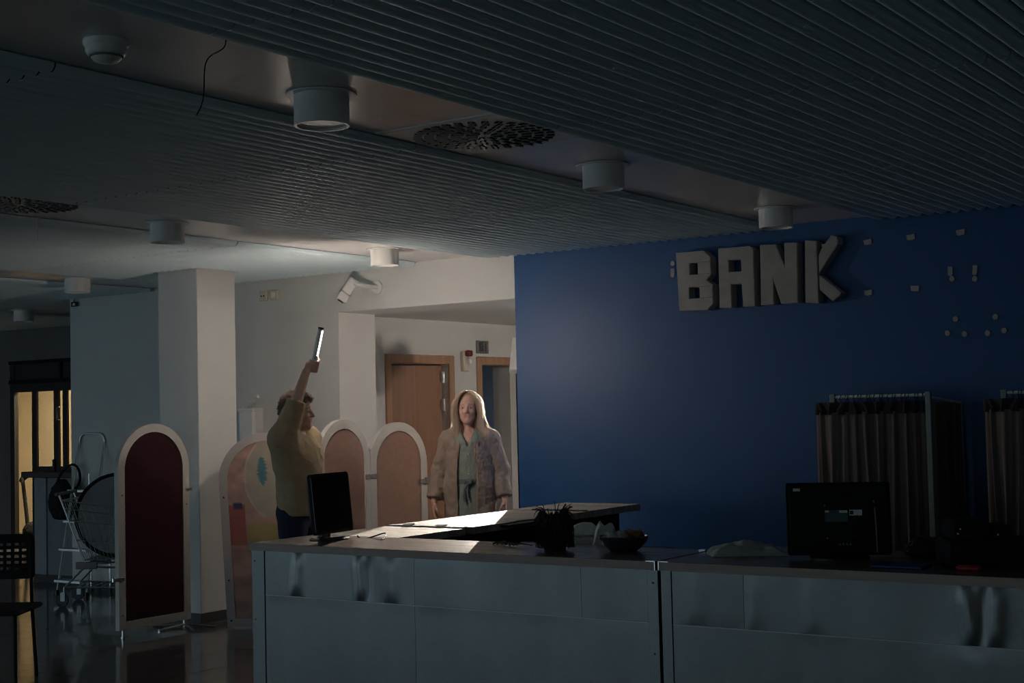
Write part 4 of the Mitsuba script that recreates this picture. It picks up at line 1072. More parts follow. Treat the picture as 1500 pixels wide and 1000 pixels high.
for k in range(26):
    a = rng.uniform(0, 2 * math.pi) if k > 8 else rng.uniform(-0.9, 0.6)
    S_.append(bez((0.03 * math.cos(a), 0.03 * math.sin(a), 0.1), (0.05 * math.cos(a), 0.05 * math.sin(a), 0.16), (0.07 * math.cos(a), 0.07 * math.sin(a), 0.2), (0.085 * math.cos(a + 0.1), 0.085 * math.sin(a + 0.1), rng.uniform(0.18, 0.215)), 9) + PO)
obj('foliage', strands(np.array(S_), np.linspace(0.0034, 0.0015, 9)), STRAW, pk, kind='stuff', label='tangled dark drooping stalks')
tw = []
for k in range(6):
    a0 = np.array([-3.93 + 0.03 * k, 5.535 - 0.01 * k, HC + 0.004])
    tw.append(smooth_path([a0, a0 + [0.05, 0.03 * rng.uniform(-1, 1), 0.012], a0 + [0.10, 0.05 * rng.uniform(-1, 1), 0.004]], 8))
single('dry_twig', strands(np.array(tw), np.linspace(0.004, 0.002, 8), 5), STRAW, 'small dark dry twig lying on the counter left of the pot', 'twig')
bk = thing('bowl', 'dark oval bowl with stones and dry leaves on the counter', 'bowl')
BC = np.array([-3.19, 5.49, HC])
bowl = lathe([(0, 0.0), (0.055, 0.0), (0.075, 0.012), (0.10, 0.038), (0.112, 0.066), (0.108, 0.067), (0.095, 0.042), (0.07, 0.018), (0, 0.012)], 44)
obj('vessel', at(bowl, *BC), CERAMIC, bk, smooth=40)
ik = np.array([0.824, 0.566, 0.0])
for k, (e, s, z, r) in enumerate(((-0.045, -0.03, 0.062, 0.032), (-0.01, -0.04, 0.066, 0.028), (-0.05, 0.03, 0.064, 0.03), (-0.005, 0.02, 0.07, 0.03), (-0.075, 0.0, 0.058, 0.022))):
    c = BC + ik * e + np.array([-ik[1], ik[0], 0]) * s + np.array([0, 0, z])
    single('stone', lump(c, (r, r * 0.85, r * 0.7), 0.28, 20 + k, freq=5), STONE, ('pale rough stone at the front left of the bowl', 'pale stone in the middle front of the bowl', 'stone at the back left of the bowl', 'stone at the back middle of the bowl', 'small stone at the left rim of the bowl')[k], 'stone', smooth=True)
lv = []
for k in range(26):
    a = rng.uniform(0, 6.28)
    base = BC + ik * rng.uniform(0.02, 0.085) + np.array([-ik[1], ik[0], 0]) * rng.uniform(-0.045, 0.045) + np.array([0, 0, rng.uniform(0.05, 0.075)])
    L = rng.uniform(0.03, 0.05)
    g = trimesh.creation.icosphere(2)
    v = g.vertices * [L * 0.6, L * 0.32, 0.0025]
    v[:, 2] += 0.9 * v[:, 0] ** 2 / L * 1.2 + 0.5 * v[:, 1] ** 2 / L
    m = trimesh.Trimesh(v, g.faces, process=False)
    m.apply_transform(trimesh.transformations.euler_matrix(rng.uniform(-1.0, 1.0), rng.uniform(-1.0, 0.2), a))
    lv.append(at(m, *base))
single('dry_leaves', cat(*lv), DRYLEAF, 'curled rusty dry leaves in the right half of the bowl', 'leaves', smooth=True, kind='stuff')
# folded white cloths behind the pot, a paper pad under them
def cloth(cx, cy, rx, ry, z0, h, seed, yaw=0.0, amp=0.5):
    n = 40
    u, v = np.meshgrid(np.linspace(-1, 1, n), np.linspace(-1, 1, n), indexing='ij')
    nn = meshkit.fbm(np.stack([u * 2.2 + seed, v * 2.2, u * 0 + seed], -1), 4, seed)
    r = np.maximum(np.abs(u), np.abs(v))
    z = h * (1 - r ** 3) * (1 - amp + 2 * amp * nn)
    rag = 1 + 0.12 * (meshkit.noise(np.stack([u * 3, v * 3, u * 0 + seed], -1), seed) - 0.5)
    x, y = u * rx * rag, v * ry * rag
    c, s = math.cos(yaw), math.sin(yaw)
    top = np.stack([cx + c * x - s * y, cy + s * x + c * y, z0 + 0.003 + z], -1).reshape(-1, 3)
    bot = top.copy(); bot[:, 2] = z0 + 0.0005
    i, j = np.meshgrid(np.arange(n - 1), np.arange(n - 1), indexing='ij')
    q = np.stack([i * n + j, (i + 1) * n + j, (i + 1) * n + j + 1, i * n + j + 1], -1).reshape(-1, 4)
    b = np.r_[np.arange(n) * n, (n - 1) * n + np.arange(1, n), np.arange(n - 1)[::-1] * n + n - 1, np.arange(1, n - 1)[::-1]]
    b2 = np.roll(b, -1)
    f = np.vstack([q, q[:, ::-1] + n * n, np.stack([b2, b, b + n * n, b2 + n * n], 1)])
    return trimesh.Trimesh(np.vstack([top, bot]), np.vstack([f[:, [0, 1, 2]], f[:, [0, 2, 3]]]), process=False)


shelf = thing('low_table', 'dark low table behind the counter carrying the folded white cloths', 'table')
obj('tabletop', box(-4.30, -3.40, 5.75, 6.35, 0.80, 0.83, 0.004), CARCASS, shelf)
for x in (-4.26, -3.44):
    for y in (5.79, 6.31):
        obj('leg', box(x - 0.02, x + 0.02, y - 0.02, y + 0.02, 0, 0.80), CARCASS, shelf)
single('folded_cloth', cloth(-3.68, 5.95, 0.085, 0.07, 0.83, 0.085, 4, 0.5, 0.25), PAPER, 'folded white cloth, lower of the stack between pot and bowl', 'cloth', smooth=True)
single('folded_cloth', cloth(-3.68, 5.96, 0.078, 0.06, 0.918, 0.055, 5, 0.6, 0.2), PAPER, 'folded white cloth, upper of the stack between pot and bowl', 'cloth', smooth=True)
single('folded_cloth', cloth(-3.50, 5.86, 0.07, 0.06, 0.83, 0.16, 15, 0.6, 0.2), PAPER, 'crumpled white cloth just behind the bowl', 'cloth', smooth=True)
single('pale_rag', cloth(-2.64, 5.57, 0.155, 0.13, HC, 0.045, 8, 0.55, 0.6), LINEN, 'flat crumpled pale rag on the counter left of the dark monitor', 'cloth', smooth=True)
# dark clutter right of the monitor
single('black_pouch', lump([-1.90, 5.72, HC + 0.035], (0.10, 0.07, 0.045), 0.25, 31), BLACKMATT, 'flat black pouch right of the monitor back', 'pouch', smooth=True)
single('blue_folder', box(-1.98, -1.78, 5.27, 5.40, HC, HC + 0.012, 0.003), BLUEPLASTIC, 'blue plastic folder at the front edge of the right counter', 'folder')
rp = thing('receipt_printer', 'black receipt printer with two small lights at the right end of the counter', 'printer')
RP = lambda m: placed(m, (np.array([0.87, 0.49, 0]), np.array([-0.49, 0.87, 0]), [0, 0, 1]), [-1.63, 5.52, HC])
obj('body', RP(box(-0.15, 0.22, -0.11, 0.12, 0, 0.10, 0.012)), BLACKMATT, rp)
obj('cover', RP(box(-0.13, 0.02, -0.09, 0.10, 0.10, 0.175, 0.014)), BLACKMATT, rp)
obj('cover', RP(box(0.03, 0.10, -0.08, 0.08, 0.10, 0.155, 0.01)), BLACKMATT, rp)
obj('indicator', RP(cat(box(-0.098, -0.092, -0.0925, -0.0895, 0.142, 0.148), box(-0.108, -0.102, -0.0925, -0.0895, 0.125, 0.131), box(0.042, 0.048, -0.083, -0.079, 0.118, 0.124))), ENAMEL, rp)
single('red_stapler', box(-1.66, -1.57, 5.285, 5.32, HC, HC + 0.022, 0.008), RED, 'small red stapler at the front edge of the right counter', 'stapler')


# ------------------------------------------------------------------ curtain booths
POST = mat('post_grey', principled((0.20, 0.23, 0.235), 0.5))


def booth(x0, label, right_post=True):
    t = thing('curtain_booth', label, 'curtain booth')
    y = 8.15
    w = 0.58
    H = 1.575
    obj('post', box(x0 - 0.016, x0 + 0.016, y - 0.016, y + 0.016, 0, H + 0.01, 0.003), POST, t)
    obj('post', box(x0 + w - 0.016, x0 + w + 0.016, y - 0.016, y + 0.016, 0, H + 0.01, 0.003), POST, t)
    for xx in (x0 - 0.10, x0 + w + 0.07):
        obj('rear_post', box(xx - 0.012, xx + 0.012, y + 0.36, y + 0.384, 0, H - 0.05, 0.003), POST, t)
    obj('rail', cat(tube([(x0, y, H - 0.008), (x0 + w, y, H - 0.008)], 0.0095, 8), tube([(x0 + w, y, H - 0.02), (x0 + w + 0.07, y + 0.37, H - 0.06)], 0.008, 6), tube([(x0, y, H - 0.02), (x0 - 0.10, y + 0.37, H - 0.06)], 0.008, 6)), PLASTIC, t)
    for k in range(20):
        xx = x0 + 0.05 + (w - 0.08) * (k / 19 + 0.012 * math.sin(k * 2.3))
        ring = [(xx, y + 0.015 * math.cos(a), H - 0.018 + 0.022 * math.sin(a)) for a in np.linspace(0, 2 * np.pi, 9)]
        obj('curtain_ring', tube(ring, 0.0022, 4, caps=False), BLACK, t)

    def sheet_c(path, z0, z1, folds, amp, seed, thick=0.004):
        path = smooth_path(path, 220)
        s = np.linspace(0, 1, 220)
        tan = np.gradient(path, axis=0); tan /= np.linalg.norm(tan, axis=1, keepdims=True)
        nor = np.stack([tan[:, 1], -tan[:, 0], 0 * s], 1)
        zs = np.linspace(z0, z1, 26)
        V = []
        for z in zs:
            q = (z1 - z) / (z1 - z0)
            ph = 0.8 * meshkit.noise(np.stack([s * 6, 0 * s + q * 1.3, 0 * s + seed], 1), seed)
            a = amp * (0.45 + 0.55 * q) * (0.5 + meshkit.noise(np.stack([s * 5, 0 * s + q * 0.8, 0 * s + 9 + seed], 1), seed))
            off = a * np.sin(2 * np.pi * (folds * s + ph)) + 0.3 * a * np.sin(2 * np.pi * (2.3 * folds * s + 2 * ph))
            V.append(path + nor * off[:, None] + np.array([0, 0, z]))
        V = np.array(V)
        n = 220
        F_ = np.concatenate([V + nor * thick / 2, V - nor * thick / 2])
        nz = len(zs)
        v = np.concatenate([(V + nor[None] * thick / 2).reshape(-1, 3), (V - nor[None] * thick / 2).reshape(-1, 3)])
        i, j = np.meshgrid(np.arange(nz - 1), np.arange(n - 1), indexing='ij')
        q = np.stack([i * n + j, i * n + j + 1, (i + 1) * n + j + 1, (i + 1) * n + j], -1).reshape(-1, 4)
        N = nz * n
        b = np.r_[np.arange(n), np.arange(1, nz) * n + n - 1, (nz - 1) * n + np.arange(n - 1)[::-1], np.arange(1, nz - 1)[::-1] * n]
        b2 = np.roll(b, -1)
        f = np.vstack([q, q[:, ::-1] + N, np.stack([b2, b, b + N, b2 + N], 1)])
        return trimesh.Trimesh(v, np.vstack([f[:, [0, 1, 2]], f[:, [0, 2, 3]]]), process=False)

    y_c = y + 0.035
    obj('curtain', sheet_c([(x0 - 0.115, y_c + 0.02, 0), (x0 - 0.06, y_c - 0.075, 0), (x0 + 0.2, y_c - 0.07, 0), (x0 + 0.45, y_c - 0.01, 0), (x0 + w - 0.03, y_c + 0.03, 0)], 0.28, 1.475, 11, 0.017, 3), CURTAIN, t, smooth=60)
    obj('curtain_header', sheet_c([(x0 - 0.12, y_c + 0.02, 0), (x0 - 0.06, y_c - 0.079, 0), (x0 + 0.2, y_c - 0.074, 0), (x0 + 0.45, y_c - 0.014, 0), (x0 + w - 0.03, y_c + 0.026, 0)], 1.462, 1.535, 11, 0.012, 3, 0.012), CURTAINTOP, t, smooth=60)
    obj('curtain', sheet_c([(x0 + w - 0.012, y_c + 0.03, 0), (x0 + w + 0.03, y_c + 0.15, 0), (x0 + w + 0.07, y_c + 0.33, 0)], 0.28, 1.52, 4, 0.012, 7), CURTAIN, t, smooth=60)
    obj('curtain', sheet_c([(x0 - 0.115, y_c + 0.06, 0), (x0 - 0.12, y_c + 0.2, 0), (x0 - 0.10, y_c + 0.33, 0)], 0.28, 1.52, 4, 0.01, 5), CURTAIN, t, smooth=60)
    return t


booth(-3.255, 'brown curtained booth with a white ring rail, behind the dark monitor')
booth(-2.245, 'second brown curtained booth cut off by the right edge')


# ------------------------------------------------------------------ people
def head_sdf(q, jaw=1.0):
    d = ell(q, (-0.012, 0, 0.032), (0.096, 0.076, 0.090))
    d = smin(d, ell(q, (0.028, 0, -0.03), (0.064, 0.060, 0.086)), 0.03)
    for s in (-1, 1):
        d = smin(d, cap(q, (0.0, s * 0.047, -0.055), (0.058, s * 0.012, -0.098), 0.024 * jaw, 0.019), 0.025)
        d = smin(d, ell(q, (0.062, s * 0.036, -0.028), (0.024, 0.022, 0.022)), 0.02)
        d = smin(d, cap(q, (0.080, s * 0.010, 0.028), (0.068, s * 0.046, 0.026), 0.011, 0.010), 0.012)
        d = smax(d, -(np.linalg.norm(q - np.array([0.106, s * 0.031, 0.002]), axis=1) - 0.021), 0.012)
        d = smin(d, cap(q, (0.0815, s * 0.019, 0.0085), (0.0765, s * 0.044, 0.0065), 0.0052, 0.0048), 0.004)
        d = smin(d, cap(q, (0.0800, s * 0.020, -0.0065), (0.0760, s * 0.042, -0.0060), 0.0045), 0.004)
        d = smin(d, ell(q, (-0.008, s * 0.078, -0.008), (0.020, 0.010, 0.032)), 0.008)
    d = smin(d, cap(q, (0.070, 0, -0.098), (0.074, 0, -0.094), 0.018, 0.016), 0.014)
    d = smin(d, cap(q, (0.086, 0, 0.014), (0.106, 0, -0.026), 0.0075, 0.0115), 0.010)
    for s in (-1, 1):
        d = smin(d, cap(q, (0.096, s * 0.010, -0.031), (0.090, s * 0.012, -0.032), 0.008, 0.007), 0.006)
    d = smin(d, cap(q, (0.0815, -0.016, -0.0555), (0.0815, 0.016, -0.0555), 0.0070), 0.010)
    d = smin(d, cap(q, (0.080, -0.013, -0.0655), (0.080, 0.013, -0.0655), 0.0075), 0.010)
    d = smax(d, -cap(q, (0.091, -0.021, -0.0605), (0.091, 0.021, -0.0605), 0.0028), 0.004)
    return d


def hand_chain(wrist, dirv, palm_n, side, curl, thumb_out=0.9):
    """Bones of a hand: list of (a, b, ra, rb). dirv: from wrist to knuckles, palm_n: out of the palm, side: +1/-1 the thumb's side along cross(dirv, palm_n)."""
    d = np.asarray(dirv, float); d /= np.linalg.norm(d)
    n = np.asarray(palm_n, float); n -= d * (n @ d); n /= np.linalg.norm(n)
    w = np.cross(d, n) * side
    W = np.asarray(wrist, float)
    bones = []
    for k, (off, ln, rad) in enumerate(((0.030, 0.072, 0.0088), (0.010, 0.080, 0.0090), (-0.010, 0.074, 0.0085), (-0.029, 0.058, 0.0076))):
        base = W + d * (0.085 - 0.004 * abs(k - 1)) + w * off
        bones.append((W + w * off * 0.65 + d * 0.012, base, 0.0145, 0.0125))
        p, a = base, 0.0
        for seg in (0.46, 0.30, 0.24):
            a += curl[k] * (0.8 if seg == 0.46 else 1.0)
            q = p + (d * math.cos(a) + n * math.sin(a)) * ln * seg
            bones.append((p, q, rad, rad * 0.9))
            p = q
    t0 = W + d * 0.022 + w * 0.026
    t1 = t0 + (d * 0.55 + w * thumb_out + n * 0.35) / np.linalg.norm([0.55, thumb_out, 0.35]) * 0.042
    t2 = t1 + (d * 0.9 + w * 0.25 + n * (0.2 + 0.5 * curl[0])) / np.linalg.norm([0.9, 0.25, 0.2 + 0.5 * curl[0]]) * 0.030
    t3 = t2 + (d * 0.9 - w * 0.05 + n * (0.2 + 0.7 * curl[0])) / np.linalg.norm([0.9, 0.05, 0.2 + 0.7 * curl[0]]) * 0.024
    bones += [(t0 - w * 0.01, t1, 0.014, 0.0115), (t1, t2, 0.0105, 0.0098), (t2, t3, 0.0098, 0.0082)]
    return bones


def bones_sdf(p, bones, k=0.006):
    d = np.full(len(p), 9.0)
    lo = np.min([np.minimum(a, b) for a, b, _, _ in bones], 0) - 0.06
    hi = np.max([np.maximum(a, b) for a, b, _, _ in bones], 0) + 0.06
    m = ((p > lo) & (p < hi)).all(1)
    if m.any():
        q = p[m]
        e = np.full(len(q), 9.0)
        for a, b, ra, rb in bones:
            e = smin(e, cap(q, a, b, ra, rb), k)
        d[m] = e
    far_ = ~m
    if far_.any():
        c = (lo + hi) / 2
        d[far_] = np.maximum(np.linalg.norm(np.maximum(np.abs(p[far_] - c) - (hi - lo) / 2, 0), axis=1) + 0.03, 0.03)
    return d


def wrinkle(p, f, amp, seed, dirs=((1, 0.3, 2.2),)):
    n = 0
    for k, s in enumerate(dirs):
        x = p * np.asarray(s) * f
        n = n + (1 - np.abs(2 * meshkit.fbm(x + 31 * k + seed, 3, seed + k) - 1) * 1.6)
    return amp * n / len(dirs)


def make_people():
    R_ = np.array([0.8239, 0.5663, 0.0]); R_ /= np.linalg.norm(R_)
    C_ = np.array([R_[1], -R_[0], 0.0])                 # towards the camera
    Z_ = np.array([0, 0, 1.0])

    # ------------------------------------------------ man
    a = math.radians(14)
    F = R_ * math.cos(a) + C_ * math.sin(a)
    L = np.cross(Z_, F)
    O = np.array([-6.605, 7.055, 0.0])
    mp = lambda m: placed(m, (F, L, Z_), O)
    man = thing('person', 'man in an olive jersey and dark jeans holding up a light tube', 'person')
    HEAD = np.array([0.018, 0.0, 1.556])
    sh_r, el_r, wr_r = np.array([-0.020, -0.180, 1.375]), np.array([0.068, -0.175, 1.605]), np.array([0.128, -0.125, 1.822])
    sh_l, el_l, wr_l = np.array([0.0, 0.19, 1.37]), np.array([-0.01, 0.245, 1.10]), np.array([0.07, 0.25, 0.87])
    tube_a, tube_b = np.array([0.150, -0.085, 1.805]), np.array([0.228, -0.10, 2.105])
    td = (tube_b - tube_a) / np.linalg.norm(tube_b - tube_a)
    # right hand closed round the tube
    hand = []
    W = wr_r
    ctr = tube_a + td * 0.055
    side = np.cross(td, [0, 1.0, 0]); side /= np.linalg.norm(side)          # forward, across the tube
    back = ctr - side * 0.016 + np.array([0, -0.028, 0])
    for k in range(4):
        h = -0.028 + 0.020 * k
        c = ctr + td * h
        ringr = 0.0275
        pts = [c + ringr * (math.cos(t) * side + math.sin(t) * np.array([0, -1.0, 0])) for t in np.radians([175, 115, 60, 5, -50, -95])]
        hand.append((W + td * (0.015 + 0.012 * k) + np.array([0.0, -0.0, 0]), pts[0], 0.0155, 0.0125))
        for i in range(5):
            hand.append((pts[i], pts[i + 1], 0.0088 - 0.0003 * i, 0.0085 - 0.0003 * i))
    th = [W + td * 0.03 + side * 0.0, ctr + td * 0.045 - side * 0.024 + np.array([0, 0.012, 0]), ctr + td * 0.066 - side * 0.004 + np.array([0, 0.028, 0]), ctr + td * 0.085 + side * 0.016 + np.array([0, 0.024, 0])]
    for i in range(3):
        hand.append((th[i], th[i + 1], 0.0135 - 0.002 * i, 0.0112 - 0.0015 * i))
    handl = hand_chain(wr_l, (0.15, 0.0, -1), (0, -1, 0), 1, (0.25, 0.28, 0.3, 0.34))

    def body(p):
        q = p - HEAD
        d = head_sdf(q, 1.05)
        d = smin(d, cap(p, HEAD + [-0.022, 0, -0.075], HEAD + [-0.035, 0, -0.205], 0.054, 0.06), 0.02)
        d = smin(d, cap(p, (-0.01, 0, 0.95), (-0.015, 0, 1.30), 0.125, 0.125, s=(1.25, 0.85, 1)), 0.03)
        d = smin(d, cap(p, (-0.02, -0.14, 1.375), (-0.01, 0.14, 1.375), 0.06), 0.04)
        d = smin(d, cap(p, sh_r, el_r, 0.052, 0.042), 0.03)
        d = smin(d, cap(p, el_r, wr_r, 0.042, 0.027), 0.015)
        d = smin(d, cap(p, sh_l, el_l, 0.052, 0.042), 0.03)
        d = smin(d, cap(p, el_l, wr_l, 0.042, 0.027), 0.015)
        for s in (-1, 1):
            d = smin(d, cap(p, (0.0, s * 0.09, 0.90), (0.01, s * 0.095, 0.48), 0.082, 0.056), 0.03)
            d = smin(d, cap(p, (0.01, s * 0.095, 0.48), (-0.015, s * 0.10, 0.08), 0.055, 0.036), 0.02)
            d = smin(d, cap(p, (-0.03, s * 0.10, 0.045), (0.14, s * 0.115, 0.03), 0.036, 0.024), 0.02)
        d = smin(d, bones_sdf(p, hand), 0.006)
        return smin(d, bones_sdf(p, handl), 0.006)

    def skin_color(v, head, base, lip, brow_c):
        q = v - head
        c = np.tile(base, (len(v), 1)).astype(float)
        n = meshkit.fbm(v * 40, 3)
        c *= (0.9 + 0.2 * n)[:, None]
        m = (q[:, 0] > 0.075) & (np.abs(q[:, 1]) < 0.023) & (q[:, 2] > -0.072) & (q[:, 2] < -0.050)
        c[m] = lip
        m = (q[:, 0] > 0.06) & (np.abs(np.abs(q[:, 1]) - 0.032) < 0.019) & (np.abs(q[:, 2] - 0.0275 + 0.15 * (np.abs(q[:, 1]) - 0.032)) < 0.0042)
        c[m] = brow_c
        m = (np.abs(np.abs(q[:, 1]) - 0.031) < 0.02) & (q[:, 0] > 0.06) & (np.abs(q[:, 2] - 0.004) < 0.015)
        c[m] *= [0.86, 0.78, 0.76]
        m = (q[:, 0] > 0.1) & (np.abs(q[:, 1]) < 0.02) & (np.abs(q[:, 2] + 0.028) < 0.014)
        c[m] *= [1.05, 0.9, 0.88]
        return np.clip(c, 0, 1)

    bm = nets(body, (-0.22, -0.30, -0.01), (0.36, 0.36, 2.02), 0.0055)
    relax(bm, iterations=4)
    obj('body', mp(bm), SKIN, man, smooth=True, color=skin_color(bm.vertices, HEAD, (0.56, 0.35, 0.275), (0.50, 0.25, 0.21), (0.22, 0.13, 0.09)))

    def eyes(parent, head, mpf):
        for s in (-1, 1):
            e = trimesh.creation.icosphere(3, 0.0112)
            c = np.tile((0.42, 0.37, 0.34), (len(e.vertices), 1))
            r_ = np.linalg.norm(e.vertices[:, 1:], axis=1)
            front = e.vertices[:, 0] > 0
            c[front & (r_ < 0.0062)] = (0.06, 0.05, 0.045)
            c[front & (r_ < 0.0028)] = (0.01, 0.01, 0.01)
            obj('eye', mpf(at(e, *(head + np.array([0.0745, s * 0.031, 0.002])))), EYE, parent, smooth=True, color=c)

    eyes(man, HEAD, mp)

    def shirt(p):
        d = cap(p, (0.022, 0, 0.92), (0.022, 0, 1.24), 0.142, 0.146, s=(1.05, 0.80, 1))
        d = smin(d, cap(p, (-0.012, -0.12, 1.34), (-0.015, 0.13, 1.325), 0.075, 0.068), 0.06)
        d = smin(d, cap(p, (-0.010, -0.150, 1.22), (-0.020, -0.18, 1.39), 0.074, 0.080), 0.05)
        d = smin(d, cap(p, sh_r, el_r, 0.078, 0.047), 0.03)
        d = smin(d, cap(p, el_r, el_r + (wr_r - el_r) * 0.35, 0.045, 0.042), 0.02)
        d = smin(d, cap(p, sh_l, el_l, 0.082, 0.064), 0.05)
        d = smin(d, cap(p, el_l, el_l + (wr_l - el_l) * 0.5, 0.064, 0.05), 0.02)
        d = d - 0.004 + wrinkle(p, 6.5, -0.017, 11, ((0.8, 1.3, 1.0), (1.5, 0.9, 0.6)))
        cut = np.array([el_r[0], el_r[1], el_r[2]])
        ax = (wr_r - el_r) / np.linalg.norm(wr_r - el_r)
        beyond = (p - cut) @ ax - 0.028
        d = np.where(p[:, 2] > 1.5, smax(d, beyond, 0.006), d)
        axl = (wr_l - el_l) / np.linalg.norm(wr_l - el_l)
        d = np.where((p[:, 1] > 0.19) & (p[:, 2] < 1.1), smax(d, (p - el_l) @ axl - 0.05, 0.006), d)
        d = smax(d, 0.868 - p[:, 2] + 0.003 * np.sin(p[:, 1] * 30), 0.012)
        d = smax(d, -(np.linalg.norm((p - [0.0, 0, 1.46]) * [1, 1, 0.6], axis=1) - 0.066), 0.008)
        return d

    sm = nets(shirt, (-0.27, -0.36, 0.83), (0.30, 0.36, 1.76), 0.0065)
    relax(sm, iterations=3)
    sh = obj('jersey', mp(sm), SHIRT, man, smooth=True)

    def front_of(sdf, l, u, f0=0.35, f1=-0.05, n=140):
        fs = np.linspace(f0, f1, n)
        out = np.full(len(l), f1)
        P_ = np.stack([np.repeat(fs[None], len(l), 0), np.repeat(l[:, None], n, 1), np.repeat(u[:, None], n, 1)], -1)
        dd = sdf(P_.reshape(-1, 3)).reshape(len(l), n)
        k = np.argmax(dd < 0, 1)
        hit = (dd < 0).any(1)
        out[hit] = fs[k[hit]]
        return out

    def patch(sdf, poly, t, size=0.014, sink=0.004):
        m = extr(poly, t + sink).subdivide_to_size(size)
        v = m.vertices
        f = front_of(sdf, v[:, 0], v[:, 1])
        return trimesh.Trimesh(np.stack([f - sink + v[:, 2], v[:, 0], v[:, 1]], 1), m.faces, process=False)

    ring = [HEAD + np.array([-0.034 + 0.010 * 0 + 0.067 * math.cos(t), 0.064 * math.sin(t), -0.165 - 0.022 * math.cos(t)]) for t in np.linspace(0.25, 2 * np.pi - 0.25, 30)]
    obj('collar', mp(tube(ring, 0.016, 10)), COLLAR, man, smooth=True, label='striped red-brown polo collar')
    pl_ = patch(shirt, sg.box(-0.014, 1.13, 0.014, 1.335), 0.004)
    obj('placket', mp(pl_), SHIRT, sh, smooth=40)
    for u in (1.16, 1.21, 1.26, 1.31):
        f = front_of(shirt, np.array([0.0]), np.array([u]))[0]
        obj('button', mp(placed(lathe([(0, 0.003), (0.005, 0.002), (0.006, 0), (0, 0)], 12), ([0, 1, 0], [0, 0, 1], [1, 0, 0]), [f + 0.003, 0, u])), BUTTON, sh)

    def jeans(p):
        d = cap(p, (0.0, 0, 0.90), (0.0, 0, 0.94), 0.128, 0.122, s=(1.0, 0.78, 1))
        for s in (-1, 1):
            d = smin(d, cap(p, (0.0, s * 0.09, 0.88), (0.01, s * 0.098, 0.48), 0.10, 0.073), 0.03)
            d = smin(d, cap(p, (0.01, s * 0.098, 0.48), (-0.01, s * 0.102, 0.08), 0.072, 0.06), 0.02)
        d = d + wrinkle(p, 7, -0.006, 5)
        return smax(smax(d, p[:, 2] - 1.0, 0.01), 0.07 - p[:, 2], 0.01)

    jm = nets(jeans, (-0.2, -0.28, 0.04), (0.2, 0.28, 1.06), 0.009)
    obj('jeans', mp(jm), JEANS, man, smooth=True)

    def shoes(sy):
        def f(p):
            d = cap(p, (-0.05, sy * 0.10, 0.05), (0.15, sy * 0.118, 0.035), 0.048, 0.04)
            d = smin(d, cap(p, (-0.03, sy * 0.1, 0.05), (-0.02, sy * 0.1, 0.11), 0.046), 0.02)
            return smax(d, -p[:, 2], 0.006)
        return f
    for sy in (-1, 1):
        obj('shoe', mp(nets(shoes(sy), (-0.14, sy * 0.11 - 0.09, -0.01), (0.24, sy * 0.11 + 0.09, 0.19), 0.008)), LEATHER, man, smooth=True)

    def hair(p):
        q = p - HEAD
        d = ell(q, (-0.030, 0, 0.040), (0.104, 0.094, 0.098))
        d = smin(d, ell(q, (-0.075, 0, -0.015), (0.060, 0.076, 0.075)), 0.03)
        d = smin(d, ell(q, (0.045, 0, 0.085), (0.052, 0.062, 0.035)), 0.025)
        n = meshkit.fbm(p * 42, 2, 3) - 0.5
        d = d - 0.034 * n
        face = ell(q, (0.085, 0, -0.015), (0.072, 0.072, 0.088))
        ears = np.minimum(ell(q, (0.03, 0.085, -0.02), (0.05, 0.03, 0.05)), ell(q, (0.03, -0.085, -0.02), (0.05, 0.03, 0.05)))
        d = smax(d, -np.minimum(face, ears), 0.01)
        return d

    hm = nets(hair, HEAD - [0.18, 0.14, 0.14], HEAD + [0.14, 0.14, 0.17], 0.006)
    # curls
    pts, fi = trimesh.sample.sample_surface(hm, 420, seed=4)
    nr = hm.face_normals[fi]
    curls = []
    for p0, n0 in zip(pts, nr):
        aa, bb, cc_ = frame3(n0)
        t = np.linspace(0, 1, 12)
        r0 = rng.uniform(0.006, 0.011)
        ph = rng.uniform(0, 6.28)
        curls.append(p0 + n0 * (t[:, None] * 0.016 - 0.004) + r0 * (np.cos(ph + 7 * t)[:, None] * aa + np.sin(ph + 7 * t)[:, None] * bb) * (0.4 + 0.6 * t[:, None]))
    obj('hair', mp(cat(hm, strands(np.array(curls), np.linspace(0.0022, 0.0008, 12)))), HAIRBROWN, man, smooth=True, label='short curly brown hair')

    # the light tube he holds
    lt = thing('light_tube', 'short bright light tube held up in the raised hand', 'light')
    tp = mp
    ta = tube_a + td * 0.028
    w_e = np.array([math.cos(math.radians(75)) * 0.0, 0, 0])
    # emitting side: to image right and a little towards the camera
    e_dir = np.array([math.cos(math.radians(62)), math.sin(math.radians(62)), 0.0])
    e_dir = e_dir - td * (e_dir @ td); e_dir /= np.linalg.norm(e_dir)
    e_side = np.cross(td, e_dir)
    rad = 0.0185
    sect = 24
    LEN = np.linalg.norm(tube_b - ta)
    angs = np.linspace(math.radians(105), math.radians(255), sect)
    bodyv = np.array([[ta + td * s + rad * (math.cos(x) * e_dir + math.sin(x) * e_side) for x in angs] for s in (0, LEN)])
    def strip(angs, s0, s1, r):
        v = np.array([[ta + td * s + r * (math.cos(x) * e_dir + math.sin(x) * e_side) for x in angs] for s in (s0, s1)]).reshape(-1, 3)
        n = len(angs)
        f = []
        for k in range(n - 1):
            f += [(k, k + 1, n + k + 1), (k, n + k + 1, n + k)]
        m = trimesh.Trimesh(v, f, process=False)
        axis_mid = ta + td * (s0 + s1) / 2
        if ((m.triangles_center - axis_mid - np.outer((m.triangles_center - axis_mid) @ td, td)) * m.face_normals).sum() < 0:
            m.invert()
        return m
    shell = strip(angs, 0, LEN, rad)
    obj('housing', tp(shell), PLASTIC, lt, smooth=True)
    glow = strip(np.linspace(math.radians(-105), math.radians(105), 18), 0.10, LEN - 0.012, rad)
